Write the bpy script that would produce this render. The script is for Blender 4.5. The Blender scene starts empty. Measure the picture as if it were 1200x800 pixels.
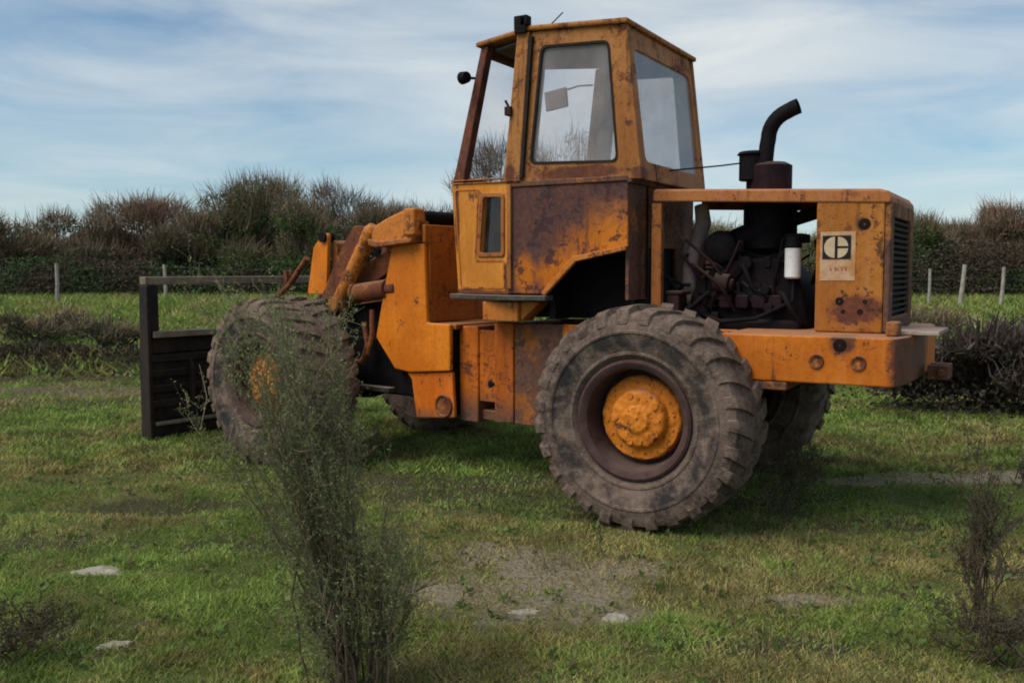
import bpy, bmesh, math, random
import numpy as np
from mathutils import Vector, Matrix

random.seed(7)
rng = np.random.default_rng(11)
SC = bpy.context.scene
COL = SC.collection
R = math.radians

# ------------------------------------------------------------------ camera
# World frame: the loader stands at the origin facing +X, its left side towards +Y.
cam_d = bpy.data.cameras.new('camera')
cam = bpy.data.objects.new('camera', cam_d)
COL.objects.link(cam)
RIGHT = Vector((-0.85983672, -0.51056368, -0.00235567))
UP = Vector((0.03658278, -0.06620943, 0.9971349))
BACK = Vector((-0.50925683, 0.85728702, 0.07560714))
CAM = Vector((-2.4409, 7.0890, 1.7760))
mw = Matrix.Identity(4)
for i in range(3):
    mw[i][0], mw[i][1], mw[i][2], mw[i][3] = RIGHT[i], UP[i], BACK[i], CAM[i]
cam.matrix_world = mw
cam_d.sensor_width = 36
cam_d.lens = 36 * 1073.5 / 1200
cam_d.clip_start = 0.05
cam_d.clip_end = 3000
SC.camera = cam

# ------------------------------------------------------------------ light
SUN_EL, SUN_AZ = R(52), math.atan2(0.86, 0.50)     # direction towards the veiled sun (left of and behind the viewer)
sd = bpy.data.lights.new('sun', 'SUN')
sd.energy = 2.3
sd.angle = R(42)
sd.color = (1.0, 0.93, 0.84)
sun = bpy.data.objects.new('sun', sd)
COL.objects.link(sun)
tosun = Vector((math.cos(SUN_EL) * math.cos(SUN_AZ), math.cos(SUN_EL) * math.sin(SUN_AZ), math.sin(SUN_EL)))
sun.rotation_euler = tosun.to_track_quat('Z', 'Y').to_euler()
sun.location = (0, 0, 30)

W = bpy.data.worlds.new('World')
SC.world = W
W.use_nodes = True
wn, wl = W.node_tree.nodes, W.node_tree.links
wn.clear()


def wnode(t, **k):
    n = wn.new(t)
    for a, v in k.items():
        setattr(n, a, v)
    return n


wout = wnode('ShaderNodeOutputWorld')
wbg = wnode('ShaderNodeBackground')
wbg.inputs['Strength'].default_value = 0.074
sky = wnode('ShaderNodeTexSky', sky_type='NISHITA', sun_disc=False)
sky.sun_elevation = SUN_EL
sky.sun_rotation = math.pi / 2 - SUN_AZ
sky.dust_density = 0.6
sky.air_density = 1.0
wtc = wnode('ShaderNodeTexCoord')
wmap = wnode('ShaderNodeMapping')
wmap.inputs['Rotation'].default_value = (R(2.0), R(-2.5), 0)
wmap.inputs['Scale'].default_value = (1.5, 1.5, 6.5)
wl.new(wtc.outputs['Generated'], wmap.inputs['Vector'])
wn1 = wnode('ShaderNodeTexNoise')
wn1.inputs['Scale'].default_value = 2.3
wn1.inputs['Detail'].default_value = 6
wn1.inputs['Roughness'].default_value = 0.54
wn1.inputs['Distortion'].default_value = 0.5
wl.new(wmap.outputs[0], wn1.inputs['Vector'])
wr = wnode('ShaderNodeValToRGB')
wr.color_ramp.elements[0].position = 0.33
wr.color_ramp.elements[1].position = 0.68
wl.new(wn1.outputs['Fac'], wr.inputs['Fac'])
wmapv = wnode('ShaderNodeMath', operation='MULTIPLY_ADD')
wmapv.inputs[1].default_value = 0.50
wmapv.inputs[2].default_value = 0.15
wl.new(wr.outputs['Color'], wmapv.inputs[0])
wmix = wnode('ShaderNodeMix', data_type='RGBA')
wmix.inputs['B'].default_value = (7.7, 8.1, 8.1, 1)
skyg = wnode('ShaderNodeMix', data_type='RGBA', blend_type='MULTIPLY')
skyg.inputs['Factor'].default_value = 1
skyg.inputs['B'].default_value = (0.55, 0.90, 1.06, 1)
wl.new(sky.outputs[0], skyg.inputs['A'])
wl.new(skyg.outputs['Result'], wmix.inputs['A'])
# the veil of cloud is thickest (whitest) high behind the cab
wdot = wnode('ShaderNodeVectorMath', operation='DOT_PRODUCT')
gd = (-BACK + RIGHT * .10 + UP * .36).normalized()
wdot.inputs[1].default_value = gd
wl.new(wtc.outputs['Generated'], wdot.inputs[0])
wgl = wnode('ShaderNodeMapRange', interpolation_type='SMOOTHSTEP')
wgl.inputs['From Min'].default_value, wgl.inputs['From Max'].default_value = .935, 1.0
wgl.inputs['To Min'].default_value, wgl.inputs['To Max'].default_value = 0, .30
wl.new(wdot.outputs['Value'], wgl.inputs['Value'])
wadd = wnode('ShaderNodeMath', operation='ADD', use_clamp=True)
wl.new(wmapv.outputs[0], wadd.inputs[0])
wl.new(wgl.outputs[0], wadd.inputs[1])
wl.new(wadd.outputs[0], wmix.inputs['Factor'])
wl.new(wmix.outputs['Result'], wbg.inputs['Color'])
wl.new(wbg.outputs[0], wout.inputs['Surface'])

SC.view_settings.view_transform = 'Standard'
SC.view_settings.look = 'None'
SC.view_settings.exposure = 0.42
SC.view_settings.gamma = 1.0
SC.render.engine = 'CYCLES'
SC.cycles.max_bounces = 6
SC.cycles.transparent_max_bounces = 12
SC.cycles.filter_width = 1.9


# ------------------------------------------------------------------ the field's own frame: r = metres to the right, a = metres ahead
FR = Vector((-0.8598, -0.5106, 0))
FA = Vector((0.5106, -0.8598, 0))


def sstep(x, a, b):
    t = np.clip((np.asarray(x, float) - a) / (b - a), 0, 1)
    return t * t * (3 - 2 * t)


def hash_noise(x, y, s, seed):
    """smooth value noise, vectorised"""
    x = np.asarray(x, float) / s + 1000.3 + seed * 17.13
    y = np.asarray(y, float) / s + 1000.7 + seed * 9.71
    xi, yi = np.floor(x).astype(np.int64), np.floor(y).astype(np.int64)
    fx, fy = x - xi, y - yi
    fx, fy = fx * fx * (3 - 2 * fx), fy * fy * (3 - 2 * fy)

    def h(i, j):
        n = (i * 374761393 + j * 668265263 + seed * 69069) & 0x7fffffff
        n = ((n ^ (n >> 13)) * 1274126177) & 0x7fffffff
        return ((n ^ (n >> 16)) & 0xffff) / 65535.0
    return (h(xi, yi) * (1 - fx) + h(xi + 1, yi) * fx) * (1 - fy) + (h(xi, yi + 1) * (1 - fx) + h(xi + 1, yi + 1) * fx) * fy


def ground_h(r, a):
    r, a = np.asarray(r, float), np.asarray(a, float)
    z = sstep(a, 19.5, 31) * (0.80 - 0.004 * np.clip(r, -40, 40))
    z = z + (hash_noise(r, a, 1.1, 1) - .5) * 0.05 + (hash_noise(r, a, .35, 2) - .5) * 0.03
    z = z + (hash_noise(r, a, 5, 3) - .5) * 0.10 * sstep(a, 11, 16)
    # bank of old ruts left of the loader
    z = z + 0.26 * np.exp(-((a - 17.2) / 0.8) ** 2) * sstep(-r, 2.5, 5.0)
    z = z - 0.10 * np.exp(-((a - 15.6) / 0.5) ** 2) * sstep(-r, 2.5, 5.0)
    # shallow rut left foreground
    z = z - 0.07 * np.exp(-((a - 6.85 - 0.05 * np.sin(r * 3)) / 0.16) ** 2) * sstep(-r, 1.9, 2.6)
    z = z + 0.04 * np.exp(-((a - 7.15) / 0.2) ** 2) * sstep(-r, 1.9, 2.6)
    # rut on the right
    z = z - 0.05 * np.exp(-((a - 7.75) / 0.2) ** 2) * sstep(r, 2.2, 3.0)
    # flatten round the wheels
    return z


def field(r, a, z=None):
    p = Vector((CAM.x, CAM.y, 0)) + FR * r + FA * a
    p.z = float(ground_h(r, a)) if z is None else z
    return p


def field_np(r, a, z):
    r, a = np.asarray(r, float), np.asarray(a, float)
    return np.stack([CAM.x + FR.x * r + FA.x * a, CAM.y + FR.y * r + FA.y * a, np.asarray(z, float) + 0 * r], 1)


# bare, pale or darkened places on the ground: (r, a, radius r, radius a, kind)
BARE = [(0.20, 5.10, 0.62, 0.62, 'earth'), (-0.10, 5.55, 0.40, 0.30, 'earth'), (0.62, 5.45, 0.35, 0.22, 'earth'),
        (-0.50, 5.0, 0.30, 0.22, 'earth'), (0.48, 4.62, 0.28, 0.16, 'earth'),
        (1.60, 4.82, 0.34, 0.10, 'earth'), 
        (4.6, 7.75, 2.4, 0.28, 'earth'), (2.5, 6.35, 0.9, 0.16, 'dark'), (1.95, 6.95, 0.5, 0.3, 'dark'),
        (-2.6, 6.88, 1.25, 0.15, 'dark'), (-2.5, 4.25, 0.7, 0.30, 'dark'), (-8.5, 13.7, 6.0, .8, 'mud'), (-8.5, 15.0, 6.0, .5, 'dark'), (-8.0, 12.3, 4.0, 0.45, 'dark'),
        (-8.5, 16.9, 6.2, 1.5, 'dark'), (3.0, 5.2, .5, .25, 'dark'), (-1.6, 5.9, .5, .25, 'dark'), (1.2, 4.2, .5, .12, 'dark'), (-3.2, 5.9, .8, .2, 'dark'), (-3.0, 8.3, 1.2, .3, 'dark'), (4.3, 6.3, 1., .25, 'dark'), (0.9, 7.0, 1.6, 0.5, 'dark'), (-0.3, 7.6, 1.4, 0.7, 'dark')]  # last two put the shade under the loader into the ground colour


# ------------------------------------------------------------------ material helpers
class NT:
    def __init__(s, name):
        s.m = bpy.data.materials.new(name)
        s.m.use_nodes = True
        s.n, s.l = s.m.node_tree.nodes, s.m.node_tree.links
        s.n.clear()
        s.out = s.n.new('ShaderNodeOutputMaterial')
        s.bsdf = s.n.new('ShaderNodeBsdfPrincipled')
        s.l.new(s.bsdf.outputs[0], s.out.inputs['Surface'])
        s.co = None

    def put(s, sock, v):
        if hasattr(v, 'links'):
            s.l.new(v, sock)
        elif isinstance(v, (tuple, list)) and len(v) == 3 and len(sock.default_value) == 4:
            sock.default_value = (*v, 1)
        else:
            sock.default_value = v

    def coord(s, kind='Object'):
        if s.co is None:
            s.co = s.n.new('ShaderNodeTexCoord')
        return s.co.outputs[kind]

    def geo(s, k):
        return s.n.new('ShaderNodeNewGeometry').outputs[k]

    def noise(s, scale, detail=5, rough=.6, vec=None, dist=0, stretch=None, off=None):
        v = vec or s.coord()
        if stretch or off:
            mp = s.n.new('ShaderNodeMapping')
            s.l.new(v, mp.inputs['Vector'])
            if stretch:
                mp.inputs['Scale'].default_value = stretch
            if off:
                mp.inputs['Location'].default_value = off
            v = mp.outputs[0]
        t = s.n.new('ShaderNodeTexNoise')
        s.l.new(v, t.inputs['Vector'])
        t.inputs['Scale'].default_value = scale
        t.inputs['Detail'].default_value = detail
        t.inputs['Roughness'].default_value = rough
        t.inputs['Distortion'].default_value = dist
        return t.outputs['Fac']

    def ramp(s, fac, a, b, ca=0., cb=1.):
        t = s.n.new('ShaderNodeMapRange')
        t.interpolation_type = 'SMOOTHSTEP'
        s.put(t.inputs['Value'], fac)
        t.inputs['From Min'].default_value, t.inputs['From Max'].default_value = a, b
        t.inputs['To Min'].default_value, t.inputs['To Max'].default_value = ca, cb
        return t.outputs['Result']

    def math(s, op, a, b=0.):
        t = s.n.new('ShaderNodeMath')
        t.operation = op
        t.use_clamp = False
        s.put(t.inputs[0], a)
        s.put(t.inputs[1], b)
        return t.outputs[0]

    def mix(s, f, a, b, mode='MIX'):
        t = s.n.new('ShaderNodeMix')
        t.data_type = 'RGBA'
        t.blend_type = mode
        s.put(t.inputs['Factor'], f)
        s.put(t.inputs['A'], a)
        s.put(t.inputs['B'], b)
        return t.outputs['Result']

    def sep(s, v):
        t = s.n.new('ShaderNodeSeparateXYZ')
        s.l.new(v, t.inputs[0])
        return t.outputs

    def ellipse(s, c, rad, jitter, vec=None, soft=.45):
        """1 inside, 0 outside, ragged edge; axes of the vector given"""
        mp = s.n.new('ShaderNodeMapping')
        mp.vector_type = 'TEXTURE'
        s.l.new(vec or s.coord(), mp.inputs['Vector'])
        mp.inputs['Location'].default_value = c
        mp.inputs['Scale'].default_value = rad
        ln = s.n.new('ShaderNodeVectorMath')
        ln.operation = 'LENGTH'
        s.l.new(mp.outputs[0], ln.inputs[0])
        d = s.math('ADD', ln.outputs['Value'], jitter)
        return s.ramp(d, 1.0 - soft * .55, 1.0 + soft * .45, 1., 0.)

    def finish(s, col, rough=.7, metal=0., bump=None, bstr=.3, bdist=.01, spec=.3):
        s.put(s.bsdf.inputs['Base Color'], col)
        s.put(s.bsdf.inputs['Roughness'], rough)
        s.put(s.bsdf.inputs['Metallic'], metal)
        s.bsdf.inputs['Specular IOR Level'].default_value = spec
        if bump is not None:
            b = s.n.new('ShaderNodeBump')
            b.inputs['Strength'].default_value = bstr
            b.inputs['Distance'].default_value = bdist
            s.l.new(bump, b.inputs['Height'])
            s.l.new(b.outputs[0], s.bsdf.inputs['Normal'])
        return s.m


RUST = (0.085, 0.032, 0.020)
PURPLE = (0.060, 0.034, 0.036)
ORANGE = (0.60, 0.145, 0.008)
DUST = (0.36, 0.22, 0.14)


def paint(name, base=ORANGE, rust=.3, drips=.3, dust=.6, patches=(), spots=.5, off=(0, 0, 0), rustcol=RUST, lowdirt=None, soft=.45):
    """weathered machine paint; rust 0..1 is the share lost to rust"""
    t = NT(name)
    n1 = t.noise(2.6, 10, .72, dist=.4, off=off)
    n2 = t.noise(24, 8, .78, off=off)
    n3 = t.noise(16, 6, .65, stretch=(1, 1, .07), off=off)
    n4 = t.noise(70, 4, .7, off=off)
    n5 = t.noise(1.5, 3, .5, off=(off[1], off[0], off[2] + 5))
    n6 = t.noise(6.5, 12, .76, off=(off[2], off[0] + 2, off[1]))
    c = t.mix(t.ramp(n5, .35, .65), tuple(x * .80 for x in base), (min(1, base[0] * 1.1), base[1] * 1.22, base[2] * 1.6))
    c = t.mix(t.ramp(n2, .42, .66, 0, .50), c, (base[0] * .62, base[1] * .45, base[2] * .8))
    c = t.mix(t.ramp(n4, .56, .70, 0, .40), c, (base[0] * .45, base[1] * .36, base[2]))
    c = t.mix(t.ramp(n3, .30, .50, .28, 0), c, (min(1, base[0] * 1.15), base[1] * 1.5, base[2] * 4 + .03))
    rc = t.mix(t.ramp(n2, .35, .65), rustcol, (rustcol[0] * 2.1, rustcol[1] * 1.6, rustcol[2] * 1.1))
    m = t.math('ADD', n1, t.math('MULTIPLY', t.math('SUBTRACT', n2, .5), .55))
    lo = 0.86 - rust * 0.72
    rm = t.ramp(m, lo - .05, lo + .05)
    for (cc, rad, sign) in patches:                      # places where the paint has survived (-) or gone (+)
        e = t.ellipse(cc, rad, t.math('ADD', t.math('MULTIPLY', t.math('SUBTRACT', n1, .5), 2.2), t.math('MULTIPLY', t.math('SUBTRACT', n2, .5), 1.2)), soft=soft)
        rm = t.math('MULTIPLY', rm, t.math('SUBTRACT', 1., e)) if sign < 0 else t.math('MAXIMUM', rm, e)
    c = t.mix(rm, c, rc)
    chip = t.ramp(n6, .615 - rust * .10, .635 - rust * .10)
    c = t.mix(t.math('MULTIPLY', chip, .85), c, (rustcol[0] * .75, rustcol[1] * .7, rustcol[2] * .8))
    run = t.math('MULTIPLY', t.ramp(n3, .66 - drips * .22, .78 - drips * .22, 0, .8), t.ramp(n1, .40, .60, .25, 1.))
    c = t.mix(run, c, (rustcol[0] * .9, rustcol[1] * .8, rustcol[2] * .8))
    c = t.mix(t.ramp(t.noise(34, 2, .5, off=(off[0] + 3, off[1], off[2])), .76 - spots * .10, .79 - spots * .08, 0, .85), c, (.03, .017, .014))
    if lowdirt:
        z = t.sep(t.coord())[2]
        z = t.math('ADD', z, t.math('MULTIPLY', t.math('SUBTRACT', n1, .5), .35))
        c = t.mix(t.ramp(z, lowdirt[0], lowdirt[1], .8, 0), c, (.085, .06, .045))
    nz = t.sep(t.geo('Normal'))[2]
    c = t.mix(t.math('MULTIPLY', t.ramp(nz, .55, .9), t.ramp(n2, .25, .6, dust * .4, dust)), c, DUST)
    h = t.math('SUBTRACT', t.math('MULTIPLY', n2, .5), t.math('MULTIPLY', t.math('MAXIMUM', rm, chip), .6))
    return t.finish(c, t.ramp(m, lo - .1, lo + .1, .58, .9), 0, h, .4, .006, .2)


def grime(name, a, b, scale=8, rough=.75, metal=0., dust=.4, bstr=.4, dustcol=(.16, .12, .10)):
    t = NT(name)
    n = t.noise(scale, 7, .68, dist=.3)
    n2 = t.noise(scale * 6, 4, .6)
    c = t.mix(t.ramp(n, .35, .68), a, b)
    c = t.mix(t.ramp(n2, .5, .8, 0, .45), c, tuple(x * .4 for x in a))
    nz = t.sep(t.geo('Normal'))[2]
    c = t.mix(t.ramp(nz, .5, .95, 0, dust), c, dustcol)
    return t.finish(c, rough, metal, t.math('ADD', n, t.math('MULTIPLY', n2, .4)), bstr, .006, .12)


M = {}
M['cab'] = paint('cab_paint', (0.38, 0.140, 0.026), .36, .6, .7, spots=.3, off=(4, 1, 2),
                 patches=[((.80, .72, 2.53), (.38, .2, .05), 1), ((.25, .70, 2.50), (.06, .12, .06), 1), ((1.34, .75, 2.55), (.05, .2, .08), 1)])
M['pillar'] = paint('dark_pillar_paint', (0.10, 0.035, 0.018), .55, .5, .5, off=(1, 5, 2))
M['fender'] = paint('fender_paint', (0.58, 0.165, 0.012), .80, .5, .4, rustcol=(.066, .036, .036), off=(2, 2, 7), soft=1.0,
                    patches=[((.52, .72, 1.99), (.34, .4, .27), -1), ((.90, .72, 1.74), (.22, .4, .16), -1), ((1.22, .72, 1.74), (.09, .3, .17), -1),
                             ((1.00, .72, 2.28), (.52, .4, .26), 1)])
M['door'] = paint('door_paint', (0.60, 0.215, 0.020), .20, .25, .4, spots=.3, off=(7, 1, 1),
                  patches=[((.02, .0, 1.74), (.05, .3, .14), 1), ((.35, .0, 1.595), (.5, .3, .035), 1), ((.70, .0, 2.3), (.03, .3, .3), 1)])
M['tower'] = paint('front_frame_paint', (0.66, 0.172, 0.006), .17, .30, .6, spots=.6, off=(3, 8, 1))
M['towerlow'] = paint('front_frame_low_paint', (0.62, 0.135, 0.006), .18, .4, .5, spots=.7, off=(5, 2, 1), lowdirt=(.40, .62))
M['towerback_shaded'] = paint('tower_back_shaded_paint', (0.42, 0.120, 0.010), .36, .4, .5, off=(5, 6, 1))  # darker than the side plates: the rear face's shade put into the paint
M['rear'] = paint('rear_frame_paint', (0.50, 0.115, 0.006), .42, .5, .5, off=(9, 2, 3), lowdirt=(.5, .8))
M['brown'] = paint('brown_frame_paint', (0.36, 0.115, 0.018), .58, .5, .5, rustcol=(.085, .048, .040), off=(1, 2, 9))
M['weight'] = paint('counterweight_paint', (0.60, 0.158, 0.008), .28, .45, .75, spots=.6, off=(2, 1, 4),
                    patches=[((-1.26, .965, 1.31), (.09, .3, .10), 1), ((-1.62, .80, 1.2), (.09, .3, .3), 1), ((-1.60, .3, 1.2), (.12, .5, .4), 1)])
M['house'] = paint('housing_paint', (0.42, 0.145, 0.018), .34, .35, .7, spots=.8, off=(6, 3, 4),
                   patches=[((-1.31, .55, 2.09), (.05, .2, .05), 1), ((-1.30, .55, 1.52), (.16, .2, .10), 1)])
M['hood'] = paint('hood_paint', (0.38, 0.125, 0.026), .36, .5, .6, off=(1, 3, 5))
M['lift'] = paint('lift_arm_paint', (0.50, 0.150, 0.016), .36, .4, .6, off=(3, 3, 3))
M['liftdark'] = paint('lift_arm_worn_shaded_paint', (0.30, 0.10, 0.018), .55, .4, .4, off=(4, 7, 3))  # worn paint, also used as painted shade on lever web and recess
M['hub'] = paint('hub_paint', (0.62, 0.180, 0.012), .28, .1, .4, spots=1.0, off=(2, 5, 5))
M['rim'] = grime('rusty_rim', (.060, .034, .030), (.095, .055, .048), 9, .8)
M['engine'] = grime('oily_engine_iron', (.006, .004, .005), (.014, .008, .010), 9, .7, dust=.08)
M['black'] = grime('sooty_black_metal', (.005, .004, .005), (.011, .008, .009), 10, .75, dust=.05)
M['muffler'] = grime('rusty_muffler', (.014, .006, .009), (.026, .010, .012), 7, .7, dust=.3)
M['steel'] = grime('dark_bucket_steel', (.012, .009, .010), (.026, .018, .017), 5, .7, dust=.4, dustcol=(.15, .12, .09))
t = NT('rusty_bucket_steel')
n1 = t.noise(3.5, 10, .72, dist=.5)
n2 = t.noise(22, 7, .7)
n3 = t.noise(14, 5, .6, stretch=(1, 1, .08))
c = t.mix(t.ramp(n1, .38, .62), (.013, .010, .010), (.034, .021, .016))
c = t.mix(t.ramp(n2, .55, .72, 0, .8), c, (.060, .030, .018))
c = t.mix(t.ramp(n3, .56, .70, 0, .6), c, (.050, .034, .026))
c = t.mix(t.ramp(t.sep(t.geo('Normal'))[2], .5, .95, 0, .5), c, (.14, .11, .08))
M['steel'] = t.finish(c, .72, .2, t.math('ADD', n1, n2), .5, .008)
M['railsteel'] = grime('lit_bucket_rail', (.16, .12, .085), (.26, .20, .14), 6, .7, dust=.8, dustcol=(.22, .17, .12))  # pale tone puts the light on the top rail into the colour
M['ledge'] = grime('worn_step_steel', (.05, .042, .038), (.10, .085, .07), 8, .7, dust=.9, dustcol=(.28, .22, .18))
M['greypipe'] = grime('dusty_grey_hose', (.22, .165, .15), (.32, .25, .22), 7, .8)
M['greyhose'] = grime('grey_hose', (.05, .045, .045), (.09, .08, .075), 9, .7)
M['redpart'] = grime('faded_red_part', (.045, .020, .017), (.028, .015, .014), 12, .75)
M['white'] = grime('white_filter', (.74, .72, .70), (.80, .78, .76), 6, .5, bstr=.05)
M['liner'] = grime('grey_cab_lining', (.15, .125, .125), (.19, .16, .16), 3, .9, dust=0, bstr=.1)
M['rubberseal'] = grime('black_seal', (.020, .014, .012), (.035, .024, .020), 10, .7, dust=0)
M['paleplate'] = grime('pale_dusty_plate', (.30, .22, .17), (.42, .33, .27), 9, .85)
M['slat'] = grime('grimy_grille_slat', (.030, .026, .022), (.050, .040, .030), 9, .85, dust=.2)
M['hole'] = grime('dark_hole', (.012, .008, .007), (.02, .012, .01), 10, .9, dust=0)
M['cream'] = grime('badge_cream', (.50, .36, .22), (.58, .44, .29), 14, .7, bstr=.1)
M['badgeblack'] = grime('badge_black', (.014, .013, .014), (.022, .02, .02), 14, .7, bstr=.1)
M['chrome'] = grime('cylinder_rod', (.06, .045, .035), (.10, .08, .06), 14, .55, .3)
t = NT('badge_panel')          # cream sticker with a worn line of reddish print
n = t.noise(30, 5, .7)
c = t.mix(t.ramp(n, .35, .7), (.46, .24, .12), (.52, .36, .22))
x, y, z = t.sep(t.coord())
band = t.math('MULTIPLY', t.ramp(z, 1.772, 1.778), t.ramp(z, 1.800, 1.806, 1, 0))
lett = t.ramp(t.noise(70, 2, .5, stretch=(1, 1, .25)), .44, .52)
inx = t.math('MULTIPLY', t.ramp(x, -1.225, -1.215), t.ramp(x, -1.085, -1.075, 1, 0))
c = t.mix(t.math('MULTIPLY', t.math('MULTIPLY', band, inx), t.math('MULTIPLY', lett, .8)), c, (.22, .055, .04))
c = t.mix(t.ramp(t.noise(6, 6, .7), .52, .62, 0, .7), c, (.40, .15, .03))
M['badgepanel'] = t.finish(c, .7)

# dusty glass, and a cleaner one
def make_glass(name, d0, d1, refl):
    g = bpy.data.materials.new(name)
    g.use_nodes = True
    gn, gl = g.node_tree.nodes, g.node_tree.links
    gn.clear()
    go = gn.new('ShaderNodeOutputMaterial')
    tr = gn.new('ShaderNodeBsdfTransparent')
    tr.inputs[0].default_value = (.97, .95, .95, 1)
    df = gn.new('ShaderNodeBsdfTranslucent')
    df.inputs[0].default_value = (.90, .85, .84, 1)
    df2 = gn.new('ShaderNodeBsdfDiffuse')
    df2.inputs[0].default_value = (.80, .75, .74, 1)
    ad = gn.new('ShaderNodeMixShader')
    ad.inputs[0].default_value = .55
    gl.new(df.outputs[0], ad.inputs[1])
    gl.new(df2.outputs[0], ad.inputs[2])
    gs = gn.new('ShaderNodeBsdfGlossy')
    gs.inputs['Roughness'].default_value = .08
    m1 = gn.new('ShaderNodeMixShader')
    m2 = gn.new('ShaderNodeMixShader')
    nz_ = gn.new('ShaderNodeTexNoise')
    nz_.inputs['Scale'].default_value = 5
    nz_.inputs['Detail'].default_value = 6
    tc_ = gn.new('ShaderNodeTexCoord')
    gl.new(tc_.outputs['Object'], nz_.inputs['Vector'])
    mr_ = gn.new('ShaderNodeMapRange')
    mr_.inputs['From Min'].default_value, mr_.inputs['From Max'].default_value = .3, .75
    mr_.inputs['To Min'].default_value, mr_.inputs['To Max'].default_value = d0, d1
    gl.new(nz_.outputs['Fac'], mr_.inputs['Value'])
    gl.new(mr_.outputs[0], m1.inputs[0])
    gl.new(tr.outputs[0], m1.inputs[1])
    gl.new(ad.outputs[0], m1.inputs[2])
    lw = gn.new('ShaderNodeLayerWeight')
    lw.inputs[0].default_value = .25
    ml = gn.new('ShaderNodeMath')
    ml.operation = 'MULTIPLY'
    ml.inputs[1].default_value = refl
    gl.new(lw.outputs['Fresnel'], ml.inputs[0])
    gl.new(ml.outputs[0], m2.inputs[0])
    gl.new(m1.outputs[0], m2.inputs[1])
    gl.new(gs.outputs[0], m2.inputs[2])
    gl.new(m2.outputs[0], go.inputs['Surface'])
    return g


M['glass'] = make_glass('dusty_glass', .14, .32, .35)
M['clear'] = make_glass('clean_glass', .0, .04, .07)

# tyre rubber with dried mud
t = NT('muddy_tyre_rubber')
x, y, z = t.sep(t.coord())
rr = t.math('SQRT', t.math('ADD', t.math('MULTIPLY', x, x), t.math('MULTIPLY', z, z)))
n1 = t.noise(4.5, 9, .7, dist=.5)
n2 = t.noise(26, 6, .7)
n3 = t.noise(90, 3, .6)
c = t.mix(t.ramp(n1, .32, .68), (.066, .046, .037), (.20, .140, .108))
c = t.mix(t.ramp(n2, .42, .72, 0, .65), c, (.28, .20, .155))
ring = t.math('MULTIPLY', t.ramp(rr, .45, .52), t.ramp(rr, .58, .64, 1, 0))
c = t.mix(t.math('MULTIPLY', ring, t.ramp(n1, .36, .62, .9, .0)), c, (.028, .026, .027))
c = t.mix(t.ramp(rr, .40, .46, .7, 0), c, (.105, .064, .056))
c = t.mix(t.ramp(n3, .55, .75, 0, .5), c, (.03, .026, .024))
# lug gaps hold dark wet earth
M['tyre'] = t.finish(c, .92, 0, t.math('ADD', n2, t.math('MULTIPLY', n3, .6)), .8, .014, .15)


def ground_patch(t, vec, col, n, sel):
    return col


t = NT('meadow_ground')
ob = t.coord()
n1 = t.noise(.55, 8, .65, dist=.6)
n2 = t.noise(4.5, 7, .7)
n3 = t.noise(38, 5, .7)
n4 = t.noise(1.7, 6, .65, off=(40, 3, 0))
c = t.mix(t.ramp(n2, .35, .68), (.090, .108, .030), (.140, .150, .045))
c = t.mix(t.ramp(n1, .50, .66, 0, .65), c, (.160, .135, .058))
c = t.mix(t.ramp(n4, .54, .70, 0, .75), c, (.130, .098, .066))
c = t.mix(t.ramp(n3, .45, .75, 0, .6), c, (.050, .052, .020))
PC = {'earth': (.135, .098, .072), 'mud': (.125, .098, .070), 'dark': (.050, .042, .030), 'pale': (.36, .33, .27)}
# rotate into the field frame
sx, sy, sz = t.sep(ob)
fr = t.math('ADD', t.math('MULTIPLY', t.math('SUBTRACT', sx, CAM.x), FR.x), t.math('MULTIPLY', t.math('SUBTRACT', sy, CAM.y), FR.y))
fa = t.math('ADD', t.math('MULTIPLY', t.math('SUBTRACT', sx, CAM.x), FA.x), t.math('MULTIPLY', t.math('SUBTRACT', sy, CAM.y), FA.y))
cb = t.n.new('ShaderNodeCombineXYZ')
t.l.new(fr, cb.inputs[0])
t.l.new(fa, cb.inputs[1])
jit = t.math('ADD', t.math('MULTIPLY', t.math('SUBTRACT', n2, .5), 2.2), t.math('MULTIPLY', t.math('SUBTRACT', n3, .5), 1.5))
ec = t.mix(t.ramp(n3, .3, .7), (.15, .115, .085), (.42, .34, .26))
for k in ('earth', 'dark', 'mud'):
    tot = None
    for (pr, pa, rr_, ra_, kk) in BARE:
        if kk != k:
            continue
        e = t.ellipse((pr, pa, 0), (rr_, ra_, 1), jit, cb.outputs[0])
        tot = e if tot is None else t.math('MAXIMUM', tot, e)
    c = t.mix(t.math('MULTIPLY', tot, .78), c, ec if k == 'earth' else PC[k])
M['ground'] = t.finish(c, .95, 0, t.math('ADD', n3, n2), .9, .03, .1)


def leafmat(name, tint=(1, 1, 1), rough=.7, trans=.25):
    t = NT(name)
    at = t.n.new('ShaderNodeAttribute')
    at.attribute_name = 'Col'
    c = t.mix(1.0, at.outputs['Color'], tint, 'MULTIPLY')
    m = t.finish(c, rough, spec=.15)
    tl = t.n.new('ShaderNodeBsdfTranslucent')
    t.l.new(c, tl.inputs['Color'])
    mx = t.n.new('ShaderNodeMixShader')
    mx.inputs[0].default_value = trans
    t.l.new(t.bsdf.outputs[0], mx.inputs[1])
    t.l.new(tl.outputs[0], mx.inputs[2])
    t.l.new(mx.outputs[0], t.out.inputs['Surface'])
    return m


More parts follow.
